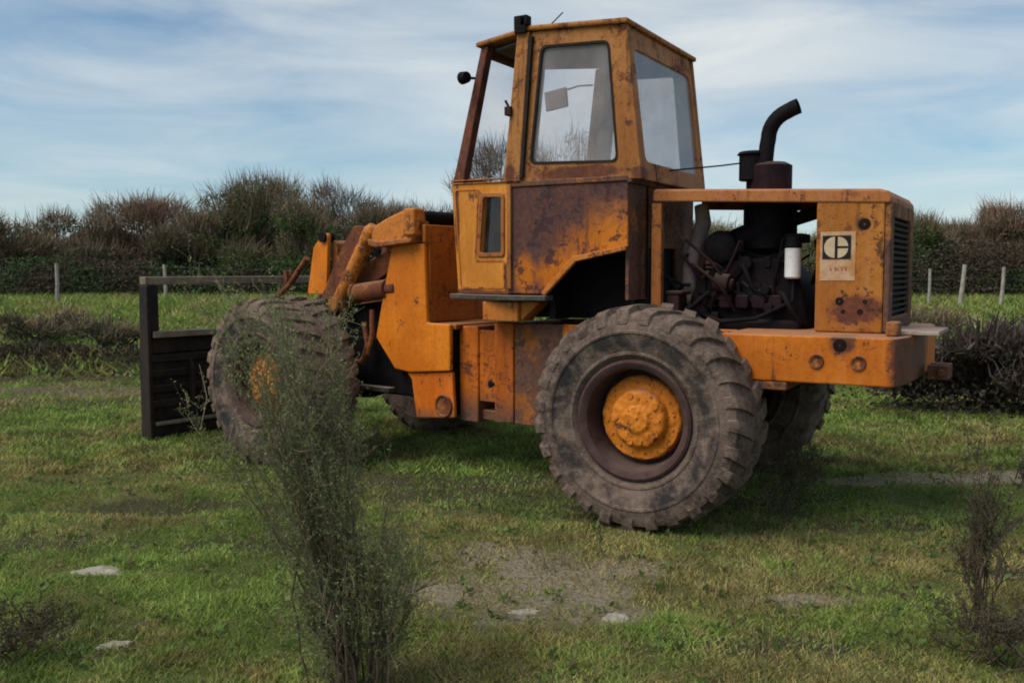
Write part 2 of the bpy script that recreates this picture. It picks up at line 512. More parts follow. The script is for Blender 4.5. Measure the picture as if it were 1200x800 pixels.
M['grass'] = leafmat('grass_blades', trans=.3)
M['leaf'] = leafmat('hedge_leaves', trans=.32)
M['twig'] = leafmat('fine_twigs', trans=.12)
M['bark'] = grime('hedge_bark', (.05, .037, .028), (.09, .07, .055), 9, .9, dust=0)
M['stem'] = grime('broom_stem', (.090, .064, .042), (.15, .108, .070), 9, .85, dust=0)
M['post'] = grime('weathered_fence_post', (.26, .22, .18), (.40, .36, .31), 7, .9, dust=.2)
M['wire'] = grime('fence_wire', (.14, .13, .12), (.20, .19, .18), 9, .6, .5)
M['stone'] = grime('pale_stone', (.27, .24, .19), (.42, .38, .31), 14, .9, dust=0, bstr=.8)


# ------------------------------------------------------------------ mesh helpers
class MB:
    def __init__(s):
        s.v, s.f = [], []

    def add(s, v, f):
        o = len(s.v)
        s.v += [tuple(p) for p in v]
        s.f += [tuple(i + o for i in q) for q in f]
        return s

    def box(s, x0, x1, y0, y1, z0, z1):
        v = [(x, y, z) for x in (x0, x1) for y in (y0, y1) for z in (z0, z1)]
        return s.add(v, [(0, 1, 3, 2), (4, 6, 7, 5), (0, 4, 5, 1), (2, 3, 7, 6), (0, 2, 6, 4), (1, 5, 7, 3)])

    def prism(s, poly, a, b, axis='y', poly2=None):
        """poly in (x,z) for axis y, (x,y) for axis z, (y,z) for axis x"""
        poly2 = poly2 or poly
        n = len(poly)

        def P(q, c):
            return {'y': (q[0], c, q[1]), 'z': (q[0], q[1], c), 'x': (c, q[0], q[1])}[axis]
        v = [P(q, a) for q in poly] + [P(q, b) for q in poly2]
        f = [tuple(range(n)), tuple(range(2 * n - 1, n - 1, -1))] + [(i, (i + 1) % n, n + (i + 1) % n, n + i) for i in range(n)]
        return s.add(v, f)

    def ring(s, outer, inner, a, b, axis='y', k=4, ri=.05, ro=.012):
        o, i_ = rounded(outer, ro, k), rounded(inner, ri, k)
        n = len(o)

        def P(q, c):
            return {'y': (q[0], c, q[1]), 'x': (c, q[0], q[1])}[axis]
        v = [P(q, a) for q in o] + [P(q, a) for q in i_] + [P(q, b) for q in o] + [P(q, b) for q in i_]
        f = []
        for j in range(n):
            h = (j + 1) % n
            f += [(j, h, n + h, n + j), (2 * n + h, 2 * n + j, 3 * n + j, 3 * n + h), (j, 2 * n + j, 2 * n + h, h), (n + h, 3 * n + h, 3 * n + j, n + j)]
        return s.add(v, f)

    def tube(s, path, r, n=10, cap=True):
        P = [Vector(p) for p in path]
        rs = r if isinstance(r, (list, tuple)) else [r] * len(P)
        o, up, v, f = len(s.v), None, [], []
        for i, p in enumerate(P):
            d = (P[min(i + 1, len(P) - 1)] - P[max(i - 1, 0)]).normalized()
            if up is None:
                up = d.orthogonal().normalized()
            up = (up - d * up.dot(d)).normalized()
            w = d.cross(up)
            for k in range(n):
                a = 2 * math.pi * k / n
                v.append(p + (up * math.cos(a) + w * math.sin(a)) * rs[i])
        for i in range(len(P) - 1):
            for k in range(n):
                f.append((i * n + k, i * n + (k + 1) % n, (i + 1) * n + (k + 1) % n, (i + 1) * n + k))
        if cap:
            f.append(tuple(range(n - 1, -1, -1)))
            f.append(tuple((len(P) - 1) * n + k for k in range(n)))
        return s.add(v, f)

    def cyl(s, p0, p1, r, n=20, r2=None):
        return s.tube([p0, p1], [r, r if r2 is None else r2], n)

    def lathe(s, prof, n=48, closed=False):
        """profile of (y, r) about the Y axis"""
        v, f, m = [], [], len(prof)
        for k in range(n):
            a = 2 * math.pi * k / n
            v += [(r * math.cos(a), y, r * math.sin(a)) for y, r in prof]
        for k in range(n):
            for i in range(m if closed else m - 1):
                j = (i + 1) % m
                k2 = (k + 1) % n
                f.append((k * m + i, k * m + j, k2 * m + j, k2 * m + i))
        return s.add(v, f)

    def build(s, name, mat, parent=None, bevel=0., smooth=None, seg=2, jitter=0.):
        me = bpy.data.meshes.new(name)
        me.from_pydata(s.v, [], s.f)
        bm = bmesh.new()
        bm.from_mesh(me)
        bmesh.ops.remove_doubles(bm, verts=bm.verts, dist=1e-5)
        bmesh.ops.recalc_face_normals(bm, faces=bm.faces)
        bm.to_mesh(me)
        bm.free()
        for mm in (mat if isinstance(mat, (list, tuple)) else [mat]):
            me.materials.append(mm)
        if smooth:
            me.shade_smooth()
            me.set_sharp_from_angle(angle=R(smooth))
        o = bpy.data.objects.new(name, me)
        COL.objects.link(o)
        if parent:
            o.parent = parent
        if bevel:
            b = o.modifiers.new('bevel', 'BEVEL')
            b.width, b.segments, b.limit_method, b.angle_limit = bevel, seg, 'ANGLE', R(40)
            b.harden_normals = False
        return o


def rounded(poly, r, k=4):
    out, n = [], len(poly)
    for i in range(n):
        p, a, b = Vector(poly[i]), Vector(poly[i - 1]), Vector(poly[(i + 1) % n])
        u, w = (a - p), (b - p)
        rr = min(r, u.length * .45, w.length * .45)
        s, e = p + u.normalized() * rr, p + w.normalized() * rr
        for j in range(k + 1):
            t_ = j / k
            out.append(tuple(s * (1 - t_) ** 2 + p * 2 * t_ * (1 - t_) + e * t_ ** 2))
    return out


def tag(o, label=None, cat=None, group=None, kind=None):
    for k, v in (('label', label), ('category', cat), ('group', group), ('kind', kind)):
        if v:
            o[k] = v
    return o


def empty(name, loc, rz=0.):
    o = bpy.data.objects.new(name, None)
    COL.objects.link(o)
    o.location = loc
    o.rotation_euler = (0, 0, rz)
    o.empty_display_size = .2
    return o


def np_mesh(name, V, F, mat, parent=None, col=None):
    """V (n,3); F (m,3) or (m,4); col (n,3) vertex colour 'Col'"""
    me = bpy.data.meshes.new(name)
    V, F = np.asarray(V, np.float32), np.asarray(F, np.int32)
    k = F.shape[1]
    me.vertices.add(len(V))
    me.vertices.foreach_set('co', V.ravel())
    me.loops.add(F.size)
    me.loops.foreach_set('vertex_index', F.ravel())
    me.polygons.add(len(F))
    me.polygons.foreach_set('loop_start', np.arange(0, F.size, k, dtype=np.int32))
    if col is not None:
        at = me.attributes.new('Col', 'FLOAT_COLOR', 'POINT')
        cc = np.ones((len(V), 4), np.float32)
        cc[:, :3] = col
        at.data.foreach_set('color', cc.ravel())
    me.update(calc_edges=True)
    me.validate()
    me.materials.append(mat)
    o = bpy.data.objects.new(name, me)
    COL.objects.link(o)
    if parent:
        o.parent = parent
    return o


def unit(v):
    return v / np.maximum(np.linalg.norm(v, axis=1, keepdims=True), 1e-9)


def ribbons(paths, widths):
    """paths (n,k,3), widths (n,k) -> quads V,F with random facing"""
    n, k, _ = paths.shape
    d = unit(paths[:, -1] - paths[:, 0])
    s = unit(np.cross(d, rng.normal(size=(n, 3))))
    V = np.empty((n, k, 2, 3))
    V[:, :, 0] = paths - s[:, None] * widths[:, :, None] * .5
    V[:, :, 1] = paths + s[:, None] * widths[:, :, None] * .5
    base = (np.arange(n) * k * 2)[:, None]
    F = []
    for i in range(k - 1):
        o = i * 2
        F.append(np.concatenate([base + o, base + o + 1, base + o + 3, base + o + 2], 1))
    return V.reshape(-1, 3), np.concatenate(F)


def leaves(cent, size, asp=.5, updir=0.):
    """leaf quads (diamonds) with random facing at cent (n,3)"""
    n = len(cent)
    d = rng.normal(size=(n, 3))
    d[:, 2] += updir
    d = unit(d)
    s = unit(np.cross(d, rng.normal(size=(n, 3))))
    L, Wd = size[:, None], size[:, None] * asp
    V = np.empty((n, 4, 3))
    V[:, 0] = cent
    V[:, 1] = cent + d * L * .5 + s * Wd * .5
    V[:, 2] = cent + d * L
    V[:, 3] = cent + d * L * .5 - s * Wd * .5
    return V.reshape(-1, 3), np.arange(n * 4).reshape(-1, 4)


def shade_cols(n, per, cols, jitter=.25, gain=1.0):
    c = gain * np.asarray(cols)[rng.integers(0, len(cols), n)]
    c = c * (1 + rng.uniform(-jitter, jitter, (n, 1)))
    return np.repeat(c, per, 0)


# ================================================================== GROUND
ga = np.concatenate([np.arange(-14, 2, .8), np.arange(2, 12, .08), np.arange(12, 22, .16), np.arange(22, 46, .5), np.geomspace(46, 900, 30)])
gr = np.concatenate([-np.geomspace(900, 14, 34), np.arange(-13.8, -6, .3), np.arange(-6, 6.01, .1), np.arange(6.3, 14, .3), np.geomspace(14, 900, 34)])
AA, RR = np.meshgrid(ga, gr, indexing='ij')
GV = field_np(RR.ravel(), AA.ravel(), ground_h(RR.ravel(), AA.ravel()))
ni, nj = AA.shape
idx = np.arange(ni * nj).reshape(ni, nj)
GF = np.stack([idx[:-1, :-1].ravel(), idx[:-1, 1:].ravel(), idx[1:, 1:].ravel(), idx[1:, :-1].ravel()], 1)
ground = np_mesh('ground', GV, GF, M['ground'])
ground.data.shade_smooth()
tag(ground, 'rough green meadow with bare brown patches and shallow ruts', 'ground', kind='structure')


# ================================================================== THE WHEEL LOADER
loader = empty('wheel_loader', (0, 0, 0))
tag(loader, 'rusty orange articulated wheel loader with tall glazed cab and dark front bucket', 'wheel loader')
WB, ART, G2, RT = 3.675, -0.1406, 1.094, 0.78
JX = WB / 2


def front(o):
    """place a part modelled in the front frame's axes (joint at the origin)"""
    o.location = (JX, 0, 0)
    o.rotation_euler = (0, 0, ART)
    return o


# ---- wheels
def make_wheel():
    w = MB()
    w.lathe([(.20, .345), (.272, .352), (.290, .372), (.298, .398), (.288, .415), (.268, .418), (.245, .400), (.15, .395), (-.22, .39), (-.26, .415), (-.285, .41),
             (-.28, .37), (-.2, .34), (.05, .325), (.06, .10), (.075, .10), (.075, .325)], 64, True)
    wheel = w.build('wheel', M['rim'], None, smooth=35)
    ty = MB()
    side = [(.225, .385), (.262, .405), (.290, .445), (.302, .452), (.303, .466), (.298, .474), (.316, .53), (.326, .59), (.335, .598), (.336, .612), (.328, .622), (.322, .665), (.298, .722), (.24, .742), (.11, .751), (0, .754)]
    prof = side + [(-y, r) for y, r in reversed(side[:-1])]
    ty.lathe(prof, 72)
    NL = 27
    rj = random.Random(5)
    for sgn in (1, -1):
        for k in range(NL):
            a0 = 2 * math.pi * (k + (.5 if sgn < 0 else 0)) / NL + rj.uniform(-.012, .012)
            wear = rj.uniform(-.014, .003)
            secs = [(.02, .776, .70, .066), (.10, .782, .70, .064), (.19, .782, .70, .066), (.262, .776, .69, .068), (.306, .752, .69, .064), (.328, .705, .665, .050)]
            V, F = [], []
            for j, (yy, rt, rb, hw) in enumerate(secs):
                sk = a0 + .16 * (yy / .3) ** 1.3 * -sgn * 0 + .13 * (1 - yy / .3)
                for (r_, h_) in ((rb, hw * 1.12), (rt + wear, hw * .86)):
                    for q in (-1, 1):
                        a = sk + q * h_ * (1 + rj.uniform(-.06, .06))
                        rw_ = r_ + rj.uniform(-.004, .003)
                        V.append((rw_ * math.cos(a), sgn * (yy + rj.uniform(-.004, .004)), rw_ * math.sin(a)))
            for j in range(len(secs) - 1):
                o = j * 4
                F += [(o, o + 4, o + 6, o + 2), (o + 1, o + 3, o + 7, o + 5), (o + 2, o + 6, o + 7, o + 3)]
            F += [(0, 2, 3, 1), (20, 21, 23, 22)]
            ty.add(V, F)
    tyre = ty.build('tyre', M['tyre'], wheel, smooth=30)
    hb = MB()
    ctl = [(.05, .300), (.13, .295), (.150, .282), (.155, .21), (.200, .195), (.212, .18), (.222, .10), (.240, .085), (.245, 0.004)]
    prof_h = []
    for (y0, r0), (y1, r1) in zip(ctl[:-1], ctl[1:]):
        k_ = max(1, int(math.hypot(y1 - y0, r1 - r0) / .012))
        prof_h += [(y0 + (y1 - y0) * q / k_, r0 + (r1 - r0) * q / k_) for q in range(k_)]
    prof_h.append(ctl[-1])
    hb.lathe(prof_h, 96)
    hv = np.array(hb.v)
    lump = (hash_noise(hv[:, 0] + hv[:, 1], hv[:, 2], .040, 51) - .5) * .008 + (hash_noise(hv[:, 0], hv[:, 2] + hv[:, 1], .018, 52) - .5) * .010
    nrm = hv * np.array([.35, 0, .35]) / np.maximum(np.hypot(hv[:, 0], hv[:, 2]), .02)[:, None] + np.array([0, 1., 0])
    hb.v = [tuple(q) for q in hv + nrm * lump[:, None]]
    for k in range(16):
        a = 2 * math.pi * k / 16
        p = Vector((.245 * math.cos(a), .140, .245 * math.sin(a)))
        hb.cyl(p, p + Vector((0, .022, 0)), .013, 6, .008)
    for k in range(5):       # drive lugs on the planetary cover
        a = 2 * math.pi * (k + .1) / 5
        p = Vector((.165 * math.cos(a), .20, .165 * math.sin(a)))
        hb.cyl(p, p + Vector((0, .024, 0)), .030, 10, .022)
    hb.build('hub', M['hub'], wheel, smooth=50)
    return wheel


wheel0 = make_wheel()
wheel0.parent = loader
wheel0.location = (0, G2, RT - .012)
wheel0.rotation_euler = (0, R(8), 0)


def copy_part(o, parent):
    c = o.copy()
    COL.objects.link(c)
    c.parent = parent
    for ch in o.children:
        d = ch.copy()
        COL.objects.link(d)
        d.parent = c
    return c


def fpt(x, y, z):
    c, s = math.cos(ART), math.sin(ART)
    return (JX + c * x - s * y, s * x + c * y, z)


w = copy_part(wheel0, loader)
w.location, w.rotation_euler = (0, -G2, RT - .012), (0, R(31), math.pi)
w = copy_part(wheel0, loader)
w.location, w.rotation_euler = fpt(JX, G2, RT - .012), (0, R(77), ART)
w = copy_part(wheel0, loader)
w.location, w.rotation_euler = fpt(JX, -G2, RT - .012), (0, R(110), math.pi + ART)
for ax, nm in ((0, 'rear'), (1, 'front')):
    m_ = MB()
    m_.cyl((0, -.98, 0), (0, .98, 0), .15, 20)
    m_.lathe([(-.34, .0), (-.34, .15), (-.2, .27), (0, .30), (.2, .27), (.34, .15), (.34, 0)], 24)
    o = m_.build('axle', M['black'], loader, smooth=40)
    o.location = (0, 0, RT) if ax == 0 else fpt(JX, 0, RT)
    o.rotation_euler = (0, 0, 0 if ax == 0 else ART)

# ---- rear frame
m_ = MB()
for s in (1, -1):
    a, b = (.44, .50) if s > 0 else (-.50, -.44)
    m_.prism([(1.45, .50), (1.45, 1.345), (-.46, 1.345), (-.46, 1.05), (.30, 1.00), (.72, .62), (.95, .49)], a, b)
m_.box(-.9, 1.3, -.43, .43, 1.0, 1.09)
m_.box(.98, 1.06, -.43, .43, .55, 1.3)
m_.build('rear_frame', M['brown'], loader, bevel=.008)
m_ = MB()
m_.prism([(1.64, .495), (1.64, 1.35), (1.452, 1.35), (1.452, .505)], .40, .515)
m_.prism([(1.64, .495), (1.64, 1.35), (1.452, 1.35), (1.452, .505)], -.515, -.40)
m_.box(1.46, 1.6, -.41, .41, .50, .62)
m_.box(1.46, 1.6, -.41, .41, 1.2, 1.34)
m_.build('hitch_plate', M['rear'], loader, bevel=.012)
m_ = MB()
m_.box(.10, .985, .502, .522, 1.22, 1.352)
m_.box(-.45, .10, .502, .522, 1.22, 1.352)
m_.build('frame_rail', M['weight'], loader, bevel=.006)
m_ = MB()
m_.box(1.30, 1.64, .42, .70, 1.372, 1.535)
m_.prism([(1.30, 1.372), (1.30, 1.535), (1.12, 1.535)], .46, .66)
m_.build('cab_mount', M['lift'], loader, bevel=.012)
# steering cylinder and drive line in the joint
m_ = MB()
m_.cyl((1.25, .30, .80), (1.8, .30, .80), .06, 14)
m_.cyl((1.8, .30, .80), (2.25, .28, .80), .032, 12)
m_.build('steering_cylinder', M['black'], loader, smooth=40)
m_ = MB()
for z0, z1 in ((.47, .56), (1.10, 1.2)):
    m_.box(-.22, .20, -.30, .30, z0, z1)
m_.box(.02, .24, -.36, .36, .45, 1.30)
m_.box(-.17, .16, .30, .34, .64, 1.27)
m_.cyl((-.12, 0, .42), (-.12, 0, 1.26), .07, 16)
front(m_.build('hitch_knuckle', M['rear'], loader, bevel=.01, smooth=40))

# ---- counterweight
plan = [(-.47, .965), (-1.590, .965), (-1.640, .72), (-1.645, .40), (-1.645, -.40), (-1.640, -.72), (-1.590, -.965), (-.47, -.965)]
m_ = MB()
m_.prism(plan, 1.045, 1.355, 'z')
cw = m_.build('counterweight', M['weight'], loader, bevel=.011, seg=2)
m_ = MB()
m_.box(-1.80, -1.50, .05, .62, 1.358, 1.385)
m_.build('rear_tread_plate', M['paleplate'], loader, bevel=.005)
m_ = MB()
m_.prism([(-.62, .958), (-.92, .958), (-.92, -.958), (-.62, -.958)], .985, 1.043, 'z')
m_.build('underplate', M['brown'], loader, bevel=.01)
for hx, hz in ((-1.11, 1.19), (-1.37, 1.19)):
    m_ = MB()
    m_.lathe([(0, 0), (.004, .032), (.010, .034), (.013, .046), (.002, .050)], 20)
    o = m_.build('bolt_hole', M['liftdark'], cw, smooth=40)
    o.location = (hx, .9635, hz)
for hx, hz, rr_ in ((-1.255, 1.30, .034),):
    m_ = MB()
    m_.lathe([(0, 0), (.004, rr_), (.001, rr_ * 1.3)], 14)
    o = m_.build('rust_hole', M['hole'], cw, smooth=40)
    o.location = (hx, .9645, hz)
m_ = MB()
m_.box(-1.82, -1.68, -.12, -.05, 1.02, 1.12)
m_.box(-1.82, -1.68, .05, .12, 1.02, 1.12)
m_.cyl((-1.77, -.16, 1.07), (-1.77, .16, 1.07), .025, 12)
m_.build('tow_hitch', M['brown'], loader, bevel=.008)
m_ = MB()
m_.box(-1.58, -1.50, .66, .80, 1.357, 1.45)
m_.build('rear_lamp', M['brown'], loader, bevel=.015)

# ---- grille housing
HX0, HX1 = -1.0, -1.462
m_ = MB()
prof = rounded([(HX0, 1.358), (HX0, 2.325), (HX1, 2.305), (HX1, 1.358)], .05, 4)
for s in (1, -1):
    a, b = (.50, .552) if s > 0 else (-.552, -.50)
    m_.prism([(HX0, 1.358), (HX0, 2.27), (HX1 + .02, 2.25), (HX1 + .02, 1.358)], a, b)
m_.box(HX0 - .06, HX0 - .01, -.499, .499, 1.36, 2.24)
house = m_.build('grille_housing', M['house'], loader, bevel=.012)
m_ = MB()
m_.box(HX1 - .02, HX1 + .018, .40, .548, 1.362, 2.24)
m_.box(HX1 - .02, HX1 + .018, -.548, -.40, 1.362, 2.24)
m_.box(HX1 - .02, HX1 + .018, -.399, .399, 2.14, 2.24)
m_.box(HX1 - .02, HX1 + .018, -.399, .399, 1.362, 1.46)
m_.build('grille_frame', M['brown'], house, bevel=.01)
for k in range(16):
    m_ = MB()
    z = 1.475 + k * .041
    m_.prism([(HX1 + .015, z), (HX1 - .012, z + .012), (HX1 - .012, z + .030), (HX1 + .015, z + .018)], -.398, .398)
    m_.build('grille_slat', M['slat'], house)
m_ = MB()
m_.box(HX1 + .03, HX0 - .07, -.49, .49, 1.40, 2.2)
m_.build('radiator_core', M['black'], house)
for hx, hz, rr_ in ((-1.315, 2.09, .030), (-1.165, 1.57, .022), (-1.30, 1.50, .015), (-1.19, 1.50, .012), (-1.33, 1.57, .012)):
    m_ = MB()
    m_.lathe([(0, 0), (.004, rr_ * .9), (.001, rr_ * 1.35)], 10)
    o = m_.build('rust_hole', M['hole'], house, smooth=40)
    o.location = (hx, .551, hz)
# badge: cream sticker, black square, cream split-circle mark
BX0, BX1 = -1.030, -1.262
m_ = MB()
m_.box(BX1, BX0, .5525, .5560, 1.712, 2.045)
m_.build('badge_panel', M['badgepanel'], house)
m_ = MB()
ex0, ex1, ez0, ez1 = -1.046, -1.232, 1.858, 2.018
m_.box(ex1, ex0, .5565, .5590, ez0, ez1)
m_.build('badge_square', M['badgeblack'], house)
cx, cz, rx, rz = (ex0 + ex1) / 2, (ez0 + ez1) / 2, .082, .072


def arcpoly(a0, a1, ox, oz, n=12):
    return [(cx + ox - rx * math.cos(R(a0 + (a1 - a0) * k / n)), cz + oz + rz * math.sin(R(a0 + (a1 - a0) * k / n))) for k in range(n + 1)]


# note: +x is towards the photograph's left on this side, so the left half lies at larger x
for poly in ([(cx + .012, cz - rz), (cx + .012, cz + rz)] + [(cx + .012 + rx * .86 * math.sin(R(a)), cz + rz * math.cos(R(a))) for a in range(15, 180, 15)],
             [(cx - .008, cz + .008), (cx - .008, cz + rz)] + [(cx - .008 - rx * .86 * math.sin(R(a)), cz + rz * math.cos(R(a))) for a in range(15, 75, 15)] + [(cx - .008 - rx * .84, cz + .008)],
             [(cx - .008, cz - .008), (cx - .008, cz - rz)] + [(cx - .008 - rx * .86 * math.sin(R(a)), cz - rz * math.cos(R(a))) for a in range(15, 75, 15)] + [(cx - .008 - rx * .84, cz - .008)]):
    m_ = MB()
    m_.prism(poly, .5594, .5612)
    m_.build('badge_mark', M['cream'], house)

# ---- hood
m_ = MB()


def hz_(x):
    return 2.394 + (x - .14) * .045


m_.prism([(.20, hz_(.20) - .03), (.20, hz_(.20)), (-1.40, hz_(-1.40)), (-1.45, hz_(-1.45) - .012), (-1.478, hz_(-1.47) - .05), (-1.478, hz_(-1.47) - .09), (-1.44, hz_(-1.44) - .03)], -.53, .53)
for s in (1, -1):
    a, b = (.531, .562) if s > 0 else (-.562, -.531)
    m_.prism([(.20, hz_(.20) - .095), (.20, hz_(.20) - .008), (-1.40, hz_(-1.40) - .008), (-1.45, hz_(-1.45) - .02), (-1.476, hz_(-1.47) - .06), (-1.476, hz_(-1.47) - .095)], a, b)
hood = m_.build('hood', M['hood'], loader, bevel=.012)
for y0, y1 in ((.485, .548), (-.548, -.485)):
    m_ = MB()
    m_.box(.135, .215, y0, y1, 1.40, 2.29)
    m_.build('hood_post', M['hood'], loader, bevel=.008)
# dry twig lying on the hood
# ---- exhaust and precleaner
m_ = MB()
pth = [(-.50, .06, 2.30), (-.505, .06, 2.60), (-.515, .06, 2.72)] + [(-.525 - .20 * (1 - math.cos(R(a))), .06, 2.775 + .20 * math.sin(R(a))) for a in range(0, 71, 10)] + [(-.705, .06, 2.985), (-.745, .06, 2.998)]
m_.tube(pth, [.058] * len(pth), 18, False)
pi = [(p[0], p[1], p[2]) for p in reversed(pth)]
m_.tube(pi, [.048] * len(pi), 18, False)
ex = m_.build('exhaust_pipe', M['black'], loader, smooth=50)
m_ = MB()
m_.cyl((-.535, .0, 2.28), (-.535, .0, 2.575), .155, 28)
m_.cyl((-.535, .0, 2.575), (-.535, .0, 2.60), .155, 28, .11)
m_.build('muffler', M['muffler'], loader, smooth=40, bevel=.006)
m_ = MB()
m_.cyl((-.400, .02, 2.47), (-.400, .02, 2.665), .105, 24)
m_.cyl((-.400, .02, 2.665), (-.400, .02, 2.69), .125, 24, .105)
m_.cyl((-.400, .02, 2.30), (-.400, .02, 2.47), .05, 16)
m_.build('air_precleaner', M['black'], loader, smooth=40, bevel=.006)
m_ = MB()
m_.tube([(.245, .12, 2.575), (.0, .2, 2.572), (-.2, .15, 2.585), (-.36, .08, 2.605)], .0065, 6)
m_.build('cable', M['black'], loader)

# ---- engine bay
m_ = MB()
m_.prism(rounded([(.02, 1.35), (.0, 1.62), (-.22, 1.86), (-.66, 1.88), (-.84, 1.70), (-.90, 1.35)], .06, 3), -.27, .27)
m_.box(-.85, .0, -.34, .34, 1.10, 1.42)
eng = m_.build('engine_block', M['engine'], loader, bevel=.025, smooth=40)
m_ = MB()
for k in range(5):
    x0 = -.12 - k * .125
    m_.prism(rounded([(x0, 1.50), (x0, 1.60), (x0 - .10, 1.60), (x0 - .10, 1.50)], .02, 2), .27, .335)
m_.build('exhaust_manifold', M['muffler'], eng, bevel=.01)
m_ = MB()
m_.prism(rounded([(-.16, 1.87), (-.20, 1.98), (-.62, 1.99), (-.66, 1.87)], .04, 3), -.15, .15)
m_.build('valve_cover', M['engine'], eng, bevel=.02, smooth=40)
m_ = MB()
m_.cyl((-.54, .02, 1.95), (-.54, .02, 2.285), .20, 28)
m_.cyl((-.54, .02, 1.90), (-.54, .02, 1.95), .13, 28, .20)
m_.cyl((-.30, .1, 2.0), (-.54, .1, 2.10), .10, 18)
m_.build('air_filter_canister', M['engine'], eng, smooth=40, bevel=.01)
m_ = MB()
m_.cyl((-.24, .12, 1.98), (-.24, .30, 1.96), .11, 20)
m_.cyl((-.24, .30, 1.96), (-.24, .33, 1.96), .13, 20, .08)
m_.build('turbocharger', M['black'], eng, smooth=40, bevel=.01)
m_ = MB()
m_.cyl((-.785, .30, 1.735), (-.785, .30, 1.945), .058, 20)
m_.cyl((-.785, .30, 1.722), (-.785, .30, 1.735), .045, 20, .058)
m_.build('oil_filter', M['white'], eng, smooth=40, bevel=.006)
m_ = MB()
m_.cyl((-.785, .30, 1.946), (-.785, .30, 2.03), .066, 18, .05)
m_.box(-.85, -.72, .05, .30, 1.985, 2.05)
m_.build('filter_head', M['black'], eng, smooth=40, bevel=.008)
m_ = MB()
m_.tube([(-.02, .10, 2.29), (-.045, .12, 2.16), (.00, .14, 1.98), (.045, .15, 1.80), (.05, .16, 1.58), (.02, .16, 1.38)], [.055, .062, .062, .058, .055, .05], 14)
m_.build('coolant_hose', M['greypipe'], eng, smooth=60)
m_ = MB()
m_.cyl((-.22, .34, 1.70), (-.33, .34, 1.68), .075, 16)
m_.cyl((-.33, .34, 1.68), (-.36, .34, 1.675), .045, 12)
m_.box(-.30, -.20, .26, .34, 1.56, 1.66)
m_.build('alternator', M['redpart'], eng, smooth=40, bevel=.008)
m_ = MB()
m_.tube([(-.66, .22, 1.62), (-.74, .36, 1.60), (-.80, .38, 1.50), (-.86, .30, 1.40)], .022, 8)
m_.tube([(-.10, .30, 1.45), (-.30, .40, 1.40), (-.55, .40, 1.43), (-.80, .34, 1.56), (-.79, .30, 1.73)], .016, 8)
m_.tube([(-.34, .20, 1.95), (-.44, .33, 1.80), (-.50, .34, 1.66), (-.62, .30, 1.55)], .020, 8)
m_.tube([(.12, .35, 1.48), (-.05, .40, 1.50), (-.18, .36, 1.62)], .020, 8)
m_.build('engine_hose', M['black'], eng, smooth=60)
rj = random.Random(17)
for k in range(26):
    m_ = MB()
    p = Vector((rj.uniform(-.66, .10), rj.uniform(.10, .36), rj.uniform(1.36, 1.75)))
    q = p + Vector((rj.uniform(-.35, .35), rj.uniform(-.12, .10), rj.uniform(-.10, .42)))
    mid = p.lerp(q, .5) + Vector((rj.uniform(-.08, .08), rj.uniform(0, .10), rj.uniform(-.10, .10)))
    m_.tube([p, p.lerp(mid, .5) + Vector((0, .02, .02)), mid, q.lerp(mid, .5), q], rj.uniform(.008, .022), 8)
    m_.build('engine_hose', M[rj.choice(('black', 'black', 'engine', 'muffler'))], eng, smooth=60)
for k in range(16):
    m_ = MB()
    x0, y0, z0 = rj.uniform(-.66, -.02), rj.uniform(.20, .30), rj.uniform(1.36, 1.92)
    if k % 2:
        m_.box(x0 - rj.uniform(.03, .09), x0, y0, y0 + rj.uniform(.03, .08), z0, z0 + rj.uniform(.04, .12))
    else:
        m_.cyl((x0, y0, z0), (x0, y0 + rj.uniform(.04, .10), z0), rj.uniform(.03, .07), 14)
    m_.build('engine_fitting', M[rj.choice(('engine', 'black', 'muffler', 'engine'))], eng, bevel=.006, smooth=40)
m_ = MB()
m_.cyl((-.93, .06, 2.22), (-.66, .06, 2.14), .05, 14)
m_.build('intake_pipe', M['black'], eng, smooth=50)
m_ = MB()
m_.box(.02, .12, .28, .47, 1.42, 1.60)
m_.box(-.01, .13, .27, .48, 1.60, 1.63)
m_.build('battery_box', M['redpart'], loader, bevel=.012)
m_ = MB()
for k in range(6):
    a = k * math.pi / 3
    c_, s_ = math.cos(a), math.sin(a)
    m_.add([(-.945, c_ * .05 - s_ * .05, 1.75 + s_ * .05 + c_ * .05), (-.925, c_ * .05 + s_ * .05, 1.75 + s_ * .05 - c_ * .05),
            (-.915, c_ * .33 + s_ * .08, 1.75 + s_ * .33 - c_ * .08), (-.955, c_ * .33 - s_ * .08, 1.75 + s_ * .33 + c_ * .08)], [(0, 1, 2, 3)])
m_.cyl((-.96, 0, 1.75), (-.90, 0, 1.75), .07, 14)
m_.build('cooling_fan', M['black'], eng)

# ---- cab base with fenders
YS = .72
fpoly = [(1.375, 2.485), (.335, 2.45), (.335, 1.962), (.765, 1.882), (1.045, 1.602), (1.375, 1.602)]
base = None
for s in (1, -1):
    a, b = (YS - .03, YS) if s > 0 else (-YS, -YS + .03)
    m_ = MB()
    m_.prism(fpoly, a, b)
    o = m_.build('fender_panel', M['fender'], loader, bevel=.008)
    base = base or o
lip = [(.337, 1.935), (.337, 1.968), (.775, 1.895), (1.06, 1.606), (1.022, 1.590), (.750, 1.855)]
for s in (1, -1):
    a, b = (YS + .001, YS + .045) if s > 0 else (-YS - .045, -YS - .001)
    m_ = MB()
    m_.prism(lip, a, b)
    m_.build('arch_lip', M['lift'], loader, bevel=.006)
m_ = MB()
m_.box(.336, .366, -.688, .688, 1.9631, 2.448)
m_.box(.336, .366, .30, .688, 1.56, 1.963)
m_.box(.336, .366, -.688, -.30, 1.56, 1.963)
m_.build('base_back_panel', M['brown'], loader, bevel=.006)
m_ = MB()
